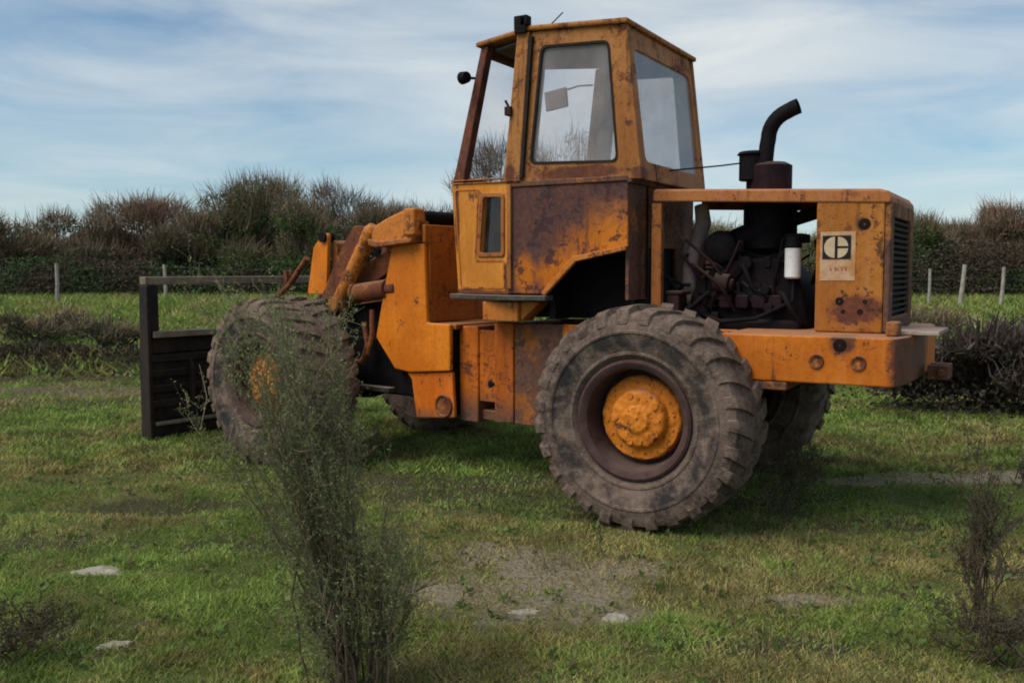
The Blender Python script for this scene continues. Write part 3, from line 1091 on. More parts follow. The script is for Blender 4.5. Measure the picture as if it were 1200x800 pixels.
m_.box(.326, .345, .335, .355, 1.57, 2.44)
m_.box(.372, .40, -.50, .50, 1.40, 2.40)
m_.box(.98, 1.03, -.66, .66, 1.40, 1.95)
m_.box(.40, 1.4, -.40, .40, 1.40, 1.95)
m_.build('bulkhead', M['black'], loader)
m_ = MB()
for zz in (2.435,):
    m_.box(.30, .335, -.735, .735, 2.438, 2.475)
    m_.box(.335, 1.37, YS - .04, YS + .014, 2.452, 2.492)
    m_.box(.335, 1.37, -YS - .014, -YS + .04, 2.452, 2.492)
m_.build('base_rim', M['brown'], loader, bevel=.006)
m_ = MB()
m_.prism([(1.0, .79), (1.42, .79), (2.09, .52), (2.09, -.52), (1.42, -.79), (1.0, -.79)], 1.548, 1.588, 'z')
m_.build('step_plate', M['ledge'], loader, bevel=.006)

# ---- cab
YF = .45            # half width of the narrow front
RW_b, RW_t = .225, .365           # rear face x at base and at the top
m_ = MB()
for s in (1, -1):
    a, b = (YS - .05, YS) if s > 0 else (-YS, -YS + .05)
    m_.ring([(.355, 3.598), (1.16, 3.642), (1.30, 2.49), (.225, 2.46)], [(.50, 3.49), (1.07, 3.52), (1.17, 2.63), (.42, 2.60)], a, b, ri=.05)
# rear wall ring (leaning), built from the outline at the base and at the top
yo = YS - .052


def rear_ring(mb, off, th, ins=0.):
    zb, zt = 2.46, 3.597
    def X(z):
        return RW_b + (RW_t - RW_b) * (z - zb) / (zt - zb)
    o = rounded([(yo, zb), (yo, zt), (-yo, zt), (-yo, zb)], .01, 4)
    i_ = rounded([(.60 - ins, 2.60 + ins), (.60 - ins, 3.44 - ins), (-.60 + ins, 3.44 - ins), (-.60 + ins, 2.60 + ins)], .07, 4)
    n = len(o)
    v = [(X(q[1]) + off, q[0], q[1]) for q in o] + [(X(q[1]) + off, q[0], q[1]) for q in i_] + [(X(q[1]) + off + th, q[0], q[1]) for q in o] + [(X(q[1]) + off + th, q[0], q[1]) for q in i_]
    f = []
    for j in range(n):
        h = (j + 1) % n
        f += [(j, h, n + h, n + j), (2 * n + h, 2 * n + j, 3 * n + j, 3 * n + h), (j, 2 * n + j, 2 * n + h, h), (n + h, 3 * n + h, 3 * n + j, n + j)]
    mb.add(v, f)


rear_ring(m_, .0, .045)
cab = m_.build('cab', M['cab'], loader, bevel=.008)
m_ = MB()
plan_r = [(.335, .755), (1.16, .755), (1.84, .475), (1.84, -.475), (1.16, -.755), (.335, -.755)]
zt_ = [3.637, 3.688, 3.700, 3.700, 3.688, 3.637]
m_.add([(x, y, z - .042) for (x, y), z in zip(plan_r, zt_)] + [(x, y, z) for (x, y), z in zip(plan_r, zt_)],
       [(0, 1, 4, 5), (1, 2, 3, 4), (11, 10, 7, 6), (10, 9, 8, 7)] + [(i, (i + 1) % 6, 6 + (i + 1) % 6, 6 + i) for i in range(6)])
m_.build('roof', M['cab'], cab, bevel=.016)
m_ = MB()      # grey lining inside the walls and under the roof
for s in (1, -1):
    a, b = (YS - .075, YS - .052) if s > 0 else (-YS + .052, -YS + .075)
    m_.ring([(.43, 3.575), (1.15, 3.615), (1.28, 2.50), (.29, 2.48)], [(.51, 3.48), (1.06, 3.51), (1.16, 2.64), (.43, 2.61)], a, b, ri=.05)
rear_ring(m_, .047, .02, -.01)
pl_ = [(.42, .64), (1.16, .64), (1.70, .40), (1.70, -.40), (1.16, -.64), (.42, -.64)]
zl_ = [3.590, 3.634, 3.640, 3.640, 3.634, 3.590]
m_.add([(x, y, z - .02) for (x, y), z in zip(pl_, zl_)] + [(x, y, z) for (x, y), z in zip(pl_, zl_)],
       [(0, 1, 4, 5), (1, 2, 3, 4), (11, 10, 7, 6), (10, 9, 8, 7)] + [(i, (i + 1) % 6, 6 + (i + 1) % 6, 6 + i) for i in range(6)])
m_.build('cab_lining', M['liner'], cab)
for s in (1, -1):
    m_ = MB()      # black window seals
    a, b = (YS - .03, YS + .006) if s > 0 else (-YS - .006, -YS + .03)
    m_.ring([(.492, 3.498), (1.077, 3.528), (1.179, 2.622), (.413, 2.592)], [(.510, 3.480), (1.060, 3.510), (1.160, 2.640), (.431, 2.610)], a, b, ri=.05, ro=.06)
    m_.build('window_seal', M['rubberseal'], cab)
for s in (1, -1):
    m_ = MB()
    a, b = (YS - .022, YS - .016) if s > 0 else (-YS + .016, -YS + .022)
    m_.prism([(.505, 3.485), (1.065, 3.515), (1.165, 2.635), (.427, 2.605)], a, b)
    m_.build('side_window', M['glass'], cab)
m_ = MB()
m_.prism([(RW_b + .035, 2.59), (RW_b + .028 + .105, 3.45), (RW_b + .034 + .105, 3.45), (RW_b + .041, 2.59)], -.61, .61)
m_.build('rear_window', M['glass'], cab)
for s in (1, -1):
    m_ = MB()
    a, b = (YS - .045, YS + .030) if s > 0 else (-YS - .030, -YS + .045)
    m_.prism([(1.165, 3.64), (1.275, 3.625), (1.405, 2.49), (1.255, 2.49)], a, b)
    m_.build('door_post', M['cab'], cab, bevel=.010)
    m_ = MB()
    a, b = (YS - .035, YS + .034) if s > 0 else (-YS - .034, -YS + .035)
    m_.prism([(1.135, 3.60), (1.163, 3.60), (1.253, 2.52), (1.225, 2.52)], a, b)
    m_.build('post_strip', M['rubberseal'], cab)  # narrow black strip along the rear edge of the post
    m_ = MB()
    bt = [(2.100, .450, 2.53), (1.965, .500, 2.53), (1.940, .435, 2.53), (2.075, .385, 2.53)]
    tp = [(1.800, .450, 3.655), (1.700, .502, 3.655), (1.675, .435, 3.655), (1.775, .385, 3.655)]
    m_.add([(x, s * y, z) for x, y, z in bt + tp], [(0, 1, 2, 3), (4, 5, 6, 7)] + [(i, (i + 1) % 4, 4 + (i + 1) % 4, 4 + i) for i in range(4)])
    m_.build('front_pillar', M['pillar'], cab, bevel=.010)
m_ = MB()
m_.prism([(1.795, 3.655), (1.72, 3.655), (1.735, 3.585), (1.81, 3.585)], -YF + .068, YF - .068)
m_.build('windscreen_frame', M['pillar'], cab, bevel=.008)
m_ = MB()
m_.prism([(2.09, 2.59), (2.0, 2.59), (2.0, 2.53), (2.10, 2.53)], -YF + .068, YF - .068)
m_.build('windscreen_frame', M['pillar'], cab, bevel=.008)
m_ = MB()
m_.prism([(1.775, 3.585), (1.769, 3.585), (2.050, 2.59), (2.056, 2.59)], -YF + .068, YF - .068)
m_.build('windscreen', M['clear'], cab)
# lower front of the cab: tapering side panels with the low window (own axes: u along the panel, y outwards), front panel
for s in (1, -1):
    def Y2(a, b):
        return (a, b) if s > 0 else (-b, -a)

    def slant(o):
        o.location = (1.378, s * YS, 0)
        o.rotation_euler = (0, 0, -s * .35786)
        return o
    m_ = MB()
    m_.ring([(.0, 2.490), (.785, 2.531), (.696, 1.592), (.0, 1.592)], [(.065, 2.387), (.325, 2.401), (.375, 1.928), (.065, 1.926)], *Y2(-.045, 0), ri=.03)
    slant(m_.build('side_panel', M['door'], cab, bevel=.008))
    m_ = MB()
    m_.ring([(.037, 2.411), (.356, 2.428), (.414, 1.903), (.037, 1.90)], [(.075, 2.38), (.315, 2.394), (.364, 1.935), (.075, 1.933)], *Y2(.001, .016), ri=.03, ro=.04)
    slant(m_.build('low_window_frame', M['hood'], cab, bevel=.004))
    m_ = MB()
    m_.ring([(.385, 2.47), (.74, 2.488), (.651, 1.635), (.04, 1.64), (.04, 1.875), (.435, 1.88)], [(.399, 2.457), (.724, 2.474), (.638, 1.649), (.054, 1.654), (.054, 1.861), (.449, 1.866)], *Y2(.0005, .007), ri=.03, ro=.04)
    slant(m_.build('pressed_edge', M['lift'], cab))
    m_ = MB()
    m_.prism([(.07, 2.385), (.32, 2.399), (.37, 1.93), (.07, 1.928)], *Y2(-.030, -.025))
    slant(m_.build('low_window', M['clear'], cab))
    m_ = MB()
    m_.ring([(.0, 2.53), (.785, 2.568), (.775, 2.533), (.0, 2.492)], [(.02, 2.522), (.75, 2.556), (.74, 2.541), (.02, 2.502)], *Y2(-.05, .012), ri=.002, ro=.002)
    slant(m_.build('door_sill', M['cab'], cab))
    m_ = MB()
    m_.box(1.338, 1.376, *Y2(YS + .002, YS + .028), 1.64, 2.47)
    m_.build('hinge_strip', M['cab'], cab, bevel=.006)
m_ = MB()
m_.prism([(2.042, 1.592), (2.098, 2.53), (2.058, 2.53), (2.002, 1.592)], -YF + .03, YF - .03)
m_.build('front_panel', M['door'], cab, bevel=.006)
m_ = MB()
m_.prism([(1.03, .66), (1.37, .66), (1.98, .42), (1.98, -.42), (1.37, -.66), (1.03, -.66)], 1.596, 1.63, 'z')
m_.box(.41, 1.02, -.66, .66, 1.96, 2.0)
m_.build('cab_floor', M['black'], cab)
m_ = MB()
m_.box(1.28, 1.97, -.36, .36, 1.632, 2.46)
m_.build('cab_light_block', M['black'], cab, bevel=.03)  # added black block, keeps light from showing through the low windows
m_ = MB()
m_.prism(rounded([(.55, 2.0), (.55, 2.2), (1.05, 2.2), (1.05, 2.0)], .05, 3), -.25, .25)
m_.prism(rounded([(.50, 2.18), (.42, 2.56), (.52, 2.58), (.62, 2.2)], .04, 3), -.24, .24)
m_.build('seat', M['black'], cab, bevel=.02, smooth=40)
m_ = MB()
m_.cyl((1.52, 0, 2.40), (1.44, 0, 2.52), .035, 12)
vv = []
for k in range(25):
    a = 2 * math.pi * k / 24
    vv.append((1.42 + .12 * math.sin(a), .19 * math.cos(a), 2.53 + .05 * math.sin(a)))
m_.tube(vv, .014, 8, False)
m_.cyl((1.42, -.19, 2.53), (1.42, .19, 2.53), .01, 8)
m_.build('steering_wheel', M['black'], cab, smooth=50)
# odd bits on the cab
m_ = MB()
m_.box(1.17, 1.285, .70, .715, 3.69, 3.765)
m_.box(1.17, 1.195, .716, .78, 3.69, 3.765)
m_.box(1.222, 1.285, .716, .78, 3.66, 3.765)
m_.box(1.1955, 1.2215, .716, .78, 3.745, 3.765)
m_.box(1.18, 1.28, .757, .781, 3.63, 3.689)
m_.build('lamp_bracket', M['black'], cab, bevel=.005)
m_ = MB()
m_.tube([(1.10, .6, 3.68), (1.02, .62, 3.72), (.93, .63, 3.78)], .005, 5)
m_.build('aerial_wire', M['black'], cab)
m_ = MB()
m_.tube([(1.86, .45, 3.41), (1.90, .54, 3.40)], .012, 8)
m_.cyl((1.93, .55, 3.40), (1.86, .57, 3.40), .054, 16, .046)
m_.build('front_lamp', M['black'], cab, smooth=40, bevel=.008)
m_ = MB()
m_.box(1.315, 1.375, YS - .02, YS + .06, 3.01, 3.08)
m_.tube([(1.345, YS + .03, 3.07), (1.37, YS + .05, 3.13)], .012, 6)
m_.build('door_latch', M['redpart'], cab, bevel=.008)
m_ = MB()
m_.box(1.33, 1.40, YS - .05, YS + .02, 2.51, 2.60)
m_.build('lower_latch', M['redpart'], cab, bevel=.015)
m_ = MB()
m_.tube([(1.33, -YS - .02, 3.50), (1.50, -YS - .07, 3.52), (1.66, -YS - .065, 3.49)], .01, 6)
m_.prism([(1.63, 3.52), (1.86, 3.49), (1.84, 3.31), (1.61, 3.34)], -.80, -.765)
m_.build('mirror', M['liner'], cab, bevel=.008)

# ---- front frame (own axes, joint at the origin)
YT = .50
tower = [(.955, 1.99), (.90, 2.05), (.53, 2.03), (.505, 1.324), (.225, 1.32), (.229, .905), (.735, .86), (.925, .882), (1.177, 1.165)]
towl = [(.229, .895), (.203, .489), (.679, .442), (.735, .790), (.80, .862), (.735, .855)]
for a, b in ((YT - .05, YT), (-YT, -YT + .05)):
    m_ = MB()
    m_.prism(tower, a, b)
    front(m_.build('front_frame_plate', M['tower'], loader, bevel=.016, seg=3))
for a, b in ((YT - .07, YT - .03), (-YT + .03, -YT + .07)):
    m_ = MB()
    m_.prism(towl, a, b)
    front(m_.build('lower_frame_plate', M['towerlow'], loader, bevel=.012))
m_ = MB()
m_.lathe([(0, 0), (.004, .080), (.018, .088), (.018, .10), (.0, .108)], 20)
o = front(m_.build('recess_disc', M['liftdark'], loader, smooth=40))  # dark disc in a rim, a recess's darkness put into its colour
o.location = fpt(.33, YT - .028, .585)
m_ = MB()
m_.box(.51, .55, -YT + .051, YT - .051, 1.325, 2.20)
m_.box(.505, .545, .30, YT + .012, 2.035, 2.20)
m_.box(.20, .54, -YT + .051, YT - .051, 1.27, 1.318)
front(m_.build('tower_back', M['towerback_shaded'], loader, bevel=.012))
m_ = MB()
m_.box(.24, .30, -YT + .072, YT - .072, .50, 1.26)
m_.box(.7, 2.1, -.40, .40, .62, 1.15)
m_.prism([(.8, 1.16), (.9, 1.55), (1.7, 1.45), (2.2, 1.0), (2.2, .62)], -.34, .34)
m_.build('front_chassis', M['black'], loader, bevel=.02)
front(bpy.data.objects[m_ and 'front_chassis'])
# pivot ends of the lift arms
for s in (1, -1):
    def Y3(a, b):
        return (a, b) if s > 0 else (-b, -a)
    m_ = MB()
    m_.prism(rounded([(1.16, 2.10), (1.12, 2.20), (.95, 2.27), (.74, 2.33), (.56, 2.335), (.54, 2.19), (.62, 2.06), (1.05, 2.035), (1.14, 2.05)], .04, 3), *Y3(.40, .56))
    arm = front(m_.build('lift_arm_end', M['lift'], loader, bevel=.022, seg=3, smooth=40))
    m_ = MB()
    m_.prism(rounded([(1.17, 2.085), (1.15, 2.02), (1.05, 2.005), (.60, 2.04), (.60, 2.075), (1.04, 2.055), (1.10, 2.07)], .012, 2), *Y3(.38, .60))
    m_.build('arm_rim', M['hood'], arm, bevel=.008)
    m_ = MB()
    m_.box(.555, .70, *Y3(.46, .60), 2.10, 2.345)
    m_.build('arm_lug', M['lift'], arm, bevel=.025, seg=3)
    # lift arm running down past the axle to the bucket
    m_ = MB()
    m_.prism(rounded([(1.10, 2.00), (1.00, 1.85), (1.9, 1.36), (2.45, 1.05), (3.30, .34), (3.52, .30), (3.56, .44), (2.62, 1.26), (2.05, 1.60)], .05, 3), *Y3(.29, .37))
    front(m_.build('lift_arm', M['liftdark'], loader, bevel=.012))
    # tilt cylinder: stout barrel and its pin eye
    m_ = MB()
    m_.cyl((1.70, s * .48, 1.50), (1.235, s * .48, 2.16), .075, 22)
    m_.cyl((1.235, s * .48, 2.16), (1.20, s * .48, 2.21), .080, 22, .05)
    m_.cyl((1.72, s * .40, 1.47), (1.72, s * .56, 1.47), .07, 18)
    front(m_.build('tilt_cylinder', M['lift'], loader, smooth=40, bevel=.006))
    m_ = MB()
    m_.prism(rounded([(1.93, 1.52), (1.60, 2.02), (1.42, 2.22), (1.25, 2.20), (1.62, 1.50)], .03, 3), *Y3(.49, .53))
    front(m_.build('cylinder_guard', M['liftdark'], loader, bevel=.008))
    # lever plate
    m_ = MB()
    m_.prism(rounded([(2.17, 1.56), (2.06, 2.03), (1.90, 2.17), (1.84, 2.15), (1.88, 1.56)], .03, 3), *Y3(.455, .50))
    lv = front(m_.build('tilt_lever', M['tower'], loader, bevel=.010))
    m_ = MB()
    m_.prism(rounded([(1.90, 1.56), (1.86, 2.10), (1.80, 2.06), (1.76, 1.56)], .02, 3), *Y3(.24, .42))
    front(m_.build('lever_web', M['liftdark'], loader, bevel=.010))  # shade on the lever's rear side put into the darker paint
    m_ = MB()
    m_.cyl((1.90, s * .40, 2.12), (1.90, s * .53, 2.12), .05, 16)
    m_.build('lever_pin', M['black'], lv, smooth=40)
    m_ = MB()
    m_.tube([(2.20, s * .47, 1.92), (2.50, s * .47, 1.64), (3.55, s * .47, 1.05)], .030, 10)
    front(m_.build('tilt_link', M['liftdark'], loader, smooth=40))
    # lift cylinder from the frame forward
    m_ = MB()
    m_.cyl((1.04, s * .46, 1.62), (1.46, s * .46, 1.575), .092, 20)
    m_.cyl((1.46, s * .46, 1.575), (1.50, s * .46, 1.57), .105, 20)
    m_.cyl((.92, s * .46, 1.63), (1.04, s * .46, 1.62), .06, 16)
    front(m_.build('lift_cylinder', M['liftdark'], loader, smooth=40, bevel=.008))
    m_ = MB()
    m_.cyl((1.50, s * .46, 1.57), (2.3, s * .46, 1.42), .04, 14)
    front(m_.build('cylinder_rod', M['chrome'], loader, smooth=40))
    m_ = MB()
    m_.box(.98, 1.42, *Y3(.44, .53), .655, .70)
    front(m_.build('frame_step', M['ledge'], loader, bevel=.006))
    m_ = MB()
    m_.tube([(1.34, s * .49, 1.30), (1.28, s * .50, 1.10), (1.36, s * .5, .92), (1.6, s * .5, .9)], .03, 8)
    m_.tube([(1.24, s * .48, 1.42), (1.20, s * .52, 1.2), (1.28, s * .5, 1.0)], .025, 8)
    front(m_.build('hydraulic_hose', M['redpart'] if s < 0 else M['liftdark'], loader, smooth=50))
m_ = MB()
m_.cyl((.60, -.46, 2.265), (.60, .46, 2.265), .065, 18)
front(m_.build('cross_tube', M['black'], loader, smooth=40))

# ---- bucket (rests on the ground ahead of the front wheels)
BX, BW = 3.72, 1.40
m_ = MB()
m_.prism([(BX - .03, .22), (BX - .03, .93), (BX + .02, .93), (BX + .06, .22)], -BW + .03, BW - .03)
m_.box(BX - .06, BX + .05, -BW + .03, BW - .03, .935, 1.165)
m_.box(BX - .09, BX + .10, -BW + .03, BW - .03, .06, .215)
bucket = front(m_.build('bucket', M['steel'], loader, bevel=.010))
for s in (1, -1):
    m_ = MB()
    a, b = (BW - .028, BW + .012) if s > 0 else (-BW - .012, -BW + .028)
    m_.prism([(BX - .10, .045), (BX - .10, 1.645), (BX + .045, 1.645), (BX + .075, .9), (BX + .09, .045)], a, b)
    m_.build('side_plate', M['steel'], bucket, bevel=.008)
    m_ = MB()
    a, b = (BW - .13, BW - .030) if s > 0 else (-BW + .030, -BW + .13)
    m_.box(BX - .08, BX + .03, a, b, 1.17, 1.645)
    m_.build('guard_post', M['steel'], bucket, bevel=.006)
m_ = MB()
m_.box(BX - .09, BX + .03, -BW - .01, BW + .014, 1.65, 1.735)
m_.build('top_rail', M['railsteel'], bucket, bevel=.010)
m_ = MB()
m_.box(BX - .12, BX - .062, -BW + .05, BW - .05, 1.10, 1.165)
m_.box(BX - .12, BX - .092, -BW + .05, BW - .05, .18, .215)
m_.build('stiffener_bar', M['railsteel'], bucket, bevel=.006)
for zz in (.36, .52, .68, .84):
    m_ = MB()
    m_.box(BX - .058, BX - .032, -BW + .035, BW - .035, zz, zz + .075)
    m_.build('back_slat', M['steel'], bucket, bevel=.006)
for yy in (-.9, -.45, .45, .9):
    m_ = MB()
    m_.prism([(BX - .031, .23), (BX - .031, .92), (BX - .10, .75), (BX - .12, .23)], yy - .02, yy + .02)
    m_.build('back_rib', M['steel'], bucket, bevel=.004)
m_ = MB()
m_.prism([(BX + .06, .05), (BX + .06, .075), (BX + .20, .055), (BX + .24, .03)], -BW + .03, BW - .03)
m_.build('floor_plate', M['steel'], bucket)
for yy in (-.37, -.30):
    m_ = MB()
    m_.box(BX - .16, BX - .095, yy - .05, yy - .01, 1.56, 1.80)
    m_.build('rail_bracket', M['liftdark'], bucket, bevel=.008)


# ================================================================== PLANTS
def hedge_plant(name, label, cat, r, a, h, w, seed, twigs=2600, nleaf=2600, twigcol=((.150, .108, .068), (.115, .088, .056), (.185, .135, .085)),
                leafcol=((.06, .095, .03), (.08, .11, .035), (.045, .065, .025)), bare=.35, lobes=9, group=None, leafsize=.11, depth=None, low=.0):
    global rng
    rng = np.random.default_rng(seed)
    rj = random.Random(seed)
    p = field(r, a)
    p.z -= .05
    root = empty(name, p, 0)
    tag(root, label, cat, group)
    depth = depth or w * .8
    # lobes of the crown; local axes: x = field right, y = field ahead
    L = []
    for k in range(lobes):
        t_ = (k + .5) / lobes
        zc = h * (low + (1 - low) * (.30 + .58 * rj.random()))
        fall = math.sqrt(max(.08, 1 - ((zc / h - .35) / .72) ** 2))
        ang, rad = k * 2.4 + rj.random(), math.sqrt(t_) * .5
        L.append((math.cos(ang) * rad * w * fall, math.sin(ang) * rad * depth * fall, zc, w * (.17 + .12 * rj.random()), h * (.10 + .09 * rj.random())))
    L = np.array(L)
    # trunk and limbs
    mb = MB()
    mb.tube([(0, 0, 0), (.04 * w, .02, h * .18), (0, 0, h * .36)], [.05 * h ** .5 + .03, .04 * h ** .5 + .02, .03 * h ** .5], 7, False)
    for (lx, ly, lz, rw, rh) in L:
        z0 = h * rj.uniform(.05, .3)
        q = [(0, 0, z0), (lx * .45 + rj.uniform(-.1, .1), ly * .45, z0 + (lz - z0) * .55), (lx, ly, lz), (lx * 1.1 + rj.uniform(-.1, .1), ly * 1.1, lz + rh * .9)]
        mb.tube(q, [.035 * h ** .5, .022 * h ** .5, .014 * h ** .5, .006], 5, False)
    mb.build('trunk', M['bark'], root, smooth=60).rotation_euler = (0, 0, math.atan2(FR.y, FR.x))
    # crown of twigs
    k = rng.integers(0, len(L), twigs)
    u = unit(rng.normal(size=(twigs, 3))) * rng.uniform(.2, 1, (twigs, 1)) ** .5
    C0 = L[k, :3] + u * np.stack([L[k, 3], L[k, 3] * depth / w, L[k, 4]], 1)
    out = unit(C0 * np.array([1, 1, .35]) + np.array([0, 0, .01]))
    dirn = unit(out * .75 + np.array([0, 0, .85]) + rng.normal(size=(twigs, 3)) * .50)
    ln = rng.uniform(.25, .75, (twigs, 1)) * min(1.25, (h / 4) ** .5) * np.where(rng.random((twigs, 1)) < .10, 1.35, 1.)
    bend = rng.normal(size=(twigs, 3)) * .07
    paths = np.stack([C0, C0 + dirn * ln * .5 + bend, C0 + dirn * ln + bend * .6], 1)
    wd = np.stack([rng.uniform(.018, .040, twigs), rng.uniform(.012, .024, twigs), np.full(twigs, .005)], 1)
    V, F = ribbons(paths, wd)
    cr = np_mesh('crown', V, F, M['twig'], root, shade_cols(twigs, 6, twigcol, .35, 1.25))
    cr.rotation_euler = (0, 0, math.atan2(FR.y, FR.x))
    if nleaf:
        k = rng.integers(0, len(L), nleaf)
        u = unit(rng.normal(size=(nleaf, 3))) * rng.uniform(.35, 1, (nleaf, 1)) ** .4
        C1 = L[k, :3] + u * np.stack([L[k, 3], L[k, 3] * depth / w, L[k, 4]], 1) * 1.05
        keep = rng.random(nleaf) > np.clip((C1[:, 2] / h - (1 - bare)) / max(bare, .05), 0, .97)
        C1 = C1[keep]
        # skirt of leaves down to the ground
        ns = nleaf // 3
        S = np.stack([rng.normal(size=ns) * w * .30, rng.normal(size=ns) * depth * .25, rng.uniform(.02, .45, ns) * h], 1)
        C1 = np.concatenate([C1, S])
        n_ = len(C1)
        V, F = leaves(C1, rng.uniform(.6, 1.4, n_) * leafsize, .6)
        fo = np_mesh('foliage', V, F, M['leaf'], root, shade_cols(n_, 4, leafcol, .35, 1.25))
        fo.rotation_euler = (0, 0, math.atan2(FR.y, FR.x))
    return root


GREEN = ((.058, .105, .030), (.085, .130, .036), (.045, .075, .028), (.10, .13, .045))
DARK = ((.045, .065, .032), (.060, .075, .036), (.085, .082, .050), (.036, .046, .028))
BROWN = ((.115, .085, .060), (.085, .072, .048), (.065, .07, .040))


def hedge_at(px_right, ahead, top_h, width, **k):
    """px_right: bearing as the tangent of the angle off the camera axis times 1000"""
    return px_right / 1000 * ahead, ahead, top_h, width


HT = 'trees and bushes of the hedgerow behind the meadow'
# bearing, ahead, height, width, label, kind
HEDGE = [
    (-640, 39, 4.6, 6.0, 'brown bush just outside the left edge of the hedgerow', 'brown'),
    (-556, 37, 4.3, 4.4, 'twiggy brown bush at the far left end of the hedgerow', 'brown'),
    (-500, 39, 4.5, 3.8, 'low dark bush behind the leftmost post of the left wire fence', 'dark'),
    (-455, 37, 3.9, 3.2, 'dark rounded bush between the far left bush and the russet domed tree', 'dark'),
    (-402, 38, 4.75, 3.8, 'russet domed tree with bare twigs on the left skyline', 'russet'),
    (-352, 36, 3.9, 3.0, 'low brown bush filling the dip right of the russet domed tree', 'brown'),
    (-300, 36, 4.5, 3.4, 'light green leafy bush at the foot of the tall green tree', 'green'),
    (-262, 38, 5.75, 4.6, 'tall green tree with bare pointed twigs, highest left of the cab', 'tallgreen'),
    (-225, 35, 4.3, 2.6, 'green bush directly above the front wheel of the loader', 'green'),
    (-178, 40, 5.4, 3.2, 'slim bare tree rising behind the lift arms', 'bare'),
    (-140, 37, 4.4, 3.2, 'dark bush hidden partly by the lift arm pivot', 'dark'),
    (-85, 40, 4.6, 4.0, 'brown bush behind the loader tower', 'brown'),
    (-13, 42, 7.7, 3.6, 'bare tree seen through the open front of the cab', 'bare'),
    (48, 44, 8.6, 4.4, 'bare tree seen through the side window of the cab', 'bare'),
    (110, 38, 4.2, 5.0, 'bush hidden behind the cab and fender', 'brown'),
    (200, 38, 3.75, 4.6, 'bush showing through the engine bay', 'green'),
    (300, 37, 3.4, 4.0, 'bush behind the white oil filter and grille housing', 'green'),
    (375, 38, 3.3, 3.6, 'bush hidden behind the orange grille housing', 'dark'),
    (438, 36, 4.1, 3.2, 'green mottled bush next to the grille housing at right', 'green'),
    (488, 38, 3.7, 3.6, 'brown twiggy bush above the middle post of the right hand wire fence', 'brown'),
    (535, 37, 4.6, 3.6, 'russet brown bush above the rightmost post of the right hand wire fence', 'russet'),
    (590, 38, 3.9, 5.0, 'brown bush cut off by the right edge of the picture', 'brown'),
]
for i, (b, a, h, w_, lab, kind) in enumerate(HEDGE):
    kw = dict(twigs=4200, nleaf=7600, bare=.24)
    if kind == 'green':
        kw.update(leafcol=GREEN, nleaf=6200, twigs=2600, bare=.25)
    elif kind == 'tallgreen':
        kw.update(leafcol=GREEN, nleaf=9000, twigs=4800, bare=.34, lobes=13)
    elif kind == 'dark':
        kw.update(leafcol=DARK, nleaf=6000, twigs=3600, bare=.3)
    elif kind == 'russet':
        kw.update(leafcol=DARK + BROWN, nleaf=6600, twigs=6600, bare=.34, twigcol=((.18, .112, .074), (.135, .09, .06), (.21, .135, .088)), lobes=11)
    elif kind == 'bare':
        kw.update(leafcol=BROWN, nleaf=900, twigs=3600, bare=.75, lobes=12, twigcol=((.13, .10, .088), (.17, .13, .11)))
    else:
        kw.update(leafcol=DARK + BROWN + BROWN, nleaf=8200, twigs=4600)
    hedge_plant('hedge_tree' if h > 4.7 else 'hedge_bush', lab, 'tree' if h > 4.7 else 'bush', b / 1000 * a, a, h - .75, w_, 100 + i, group=HT, **kw)

# dense tangle along the foot of the hedge
rng = np.random.default_rng(77)
nl = 52000
rr_ = rng.uniform(-30, 30, nl)
aa_ = 34.0 + rng.normal(size=nl) * .9 + 1.5 * hash_noise(rr_, rr_ * 0, 4, 8)
top = .8 + 1.5 * hash_noise(rr_, rr_ * 0, 2.2, 6)
zz_ = rng.uniform(0, 1, nl) ** .8 * top + ground_h(rr_, aa_)
V, F = leaves(field_np(rr_, aa_, zz_), rng.uniform(.06, .17, nl), .55)
pick = hash_noise(rr_, zz_, 1.6, 5)
pal = np.where((pick > .55)[:, None], np.array([[.052, .074, .030]]), np.array([[.072, .056, .038]]))
cc = pal * 1.15 * (1 + rng.uniform(-.5, .5, (nl, 1)))
o = np_mesh('undergrowth', V, F, M['leaf'], None, np.repeat(cc, 4, 0))
tag(o, 'dark tangle of brambles and ivy along the foot of the hedgerow', 'undergrowth', kind='stuff')
# a far wood behind closes the gaps
nl = 26000
rr_ = rng.uniform(-45, 45, nl)
aa_ = 46.0 + rng.normal(size=nl) * 1.6
top = 2.2 + 0.9 * hash_noise(rr_, rr_ * 0, 3, 16)
zz_ = rng.uniform(0, 1, nl) * top + .6
V, F = leaves(field_np(rr_, aa_, zz_), rng.uniform(.25, .6, nl), .5, .6)
cc = np.array([[.080, .070, .055]]) * (1 + rng.uniform(-.4, .4, (nl, 1)))
o = np_mesh('distant_scrub', V, F, M['leaf'], None, np.repeat(cc, 4, 0))
tag(o, 'far scrub glimpsed through gaps of the hedgerow', 'scrub', kind='stuff')


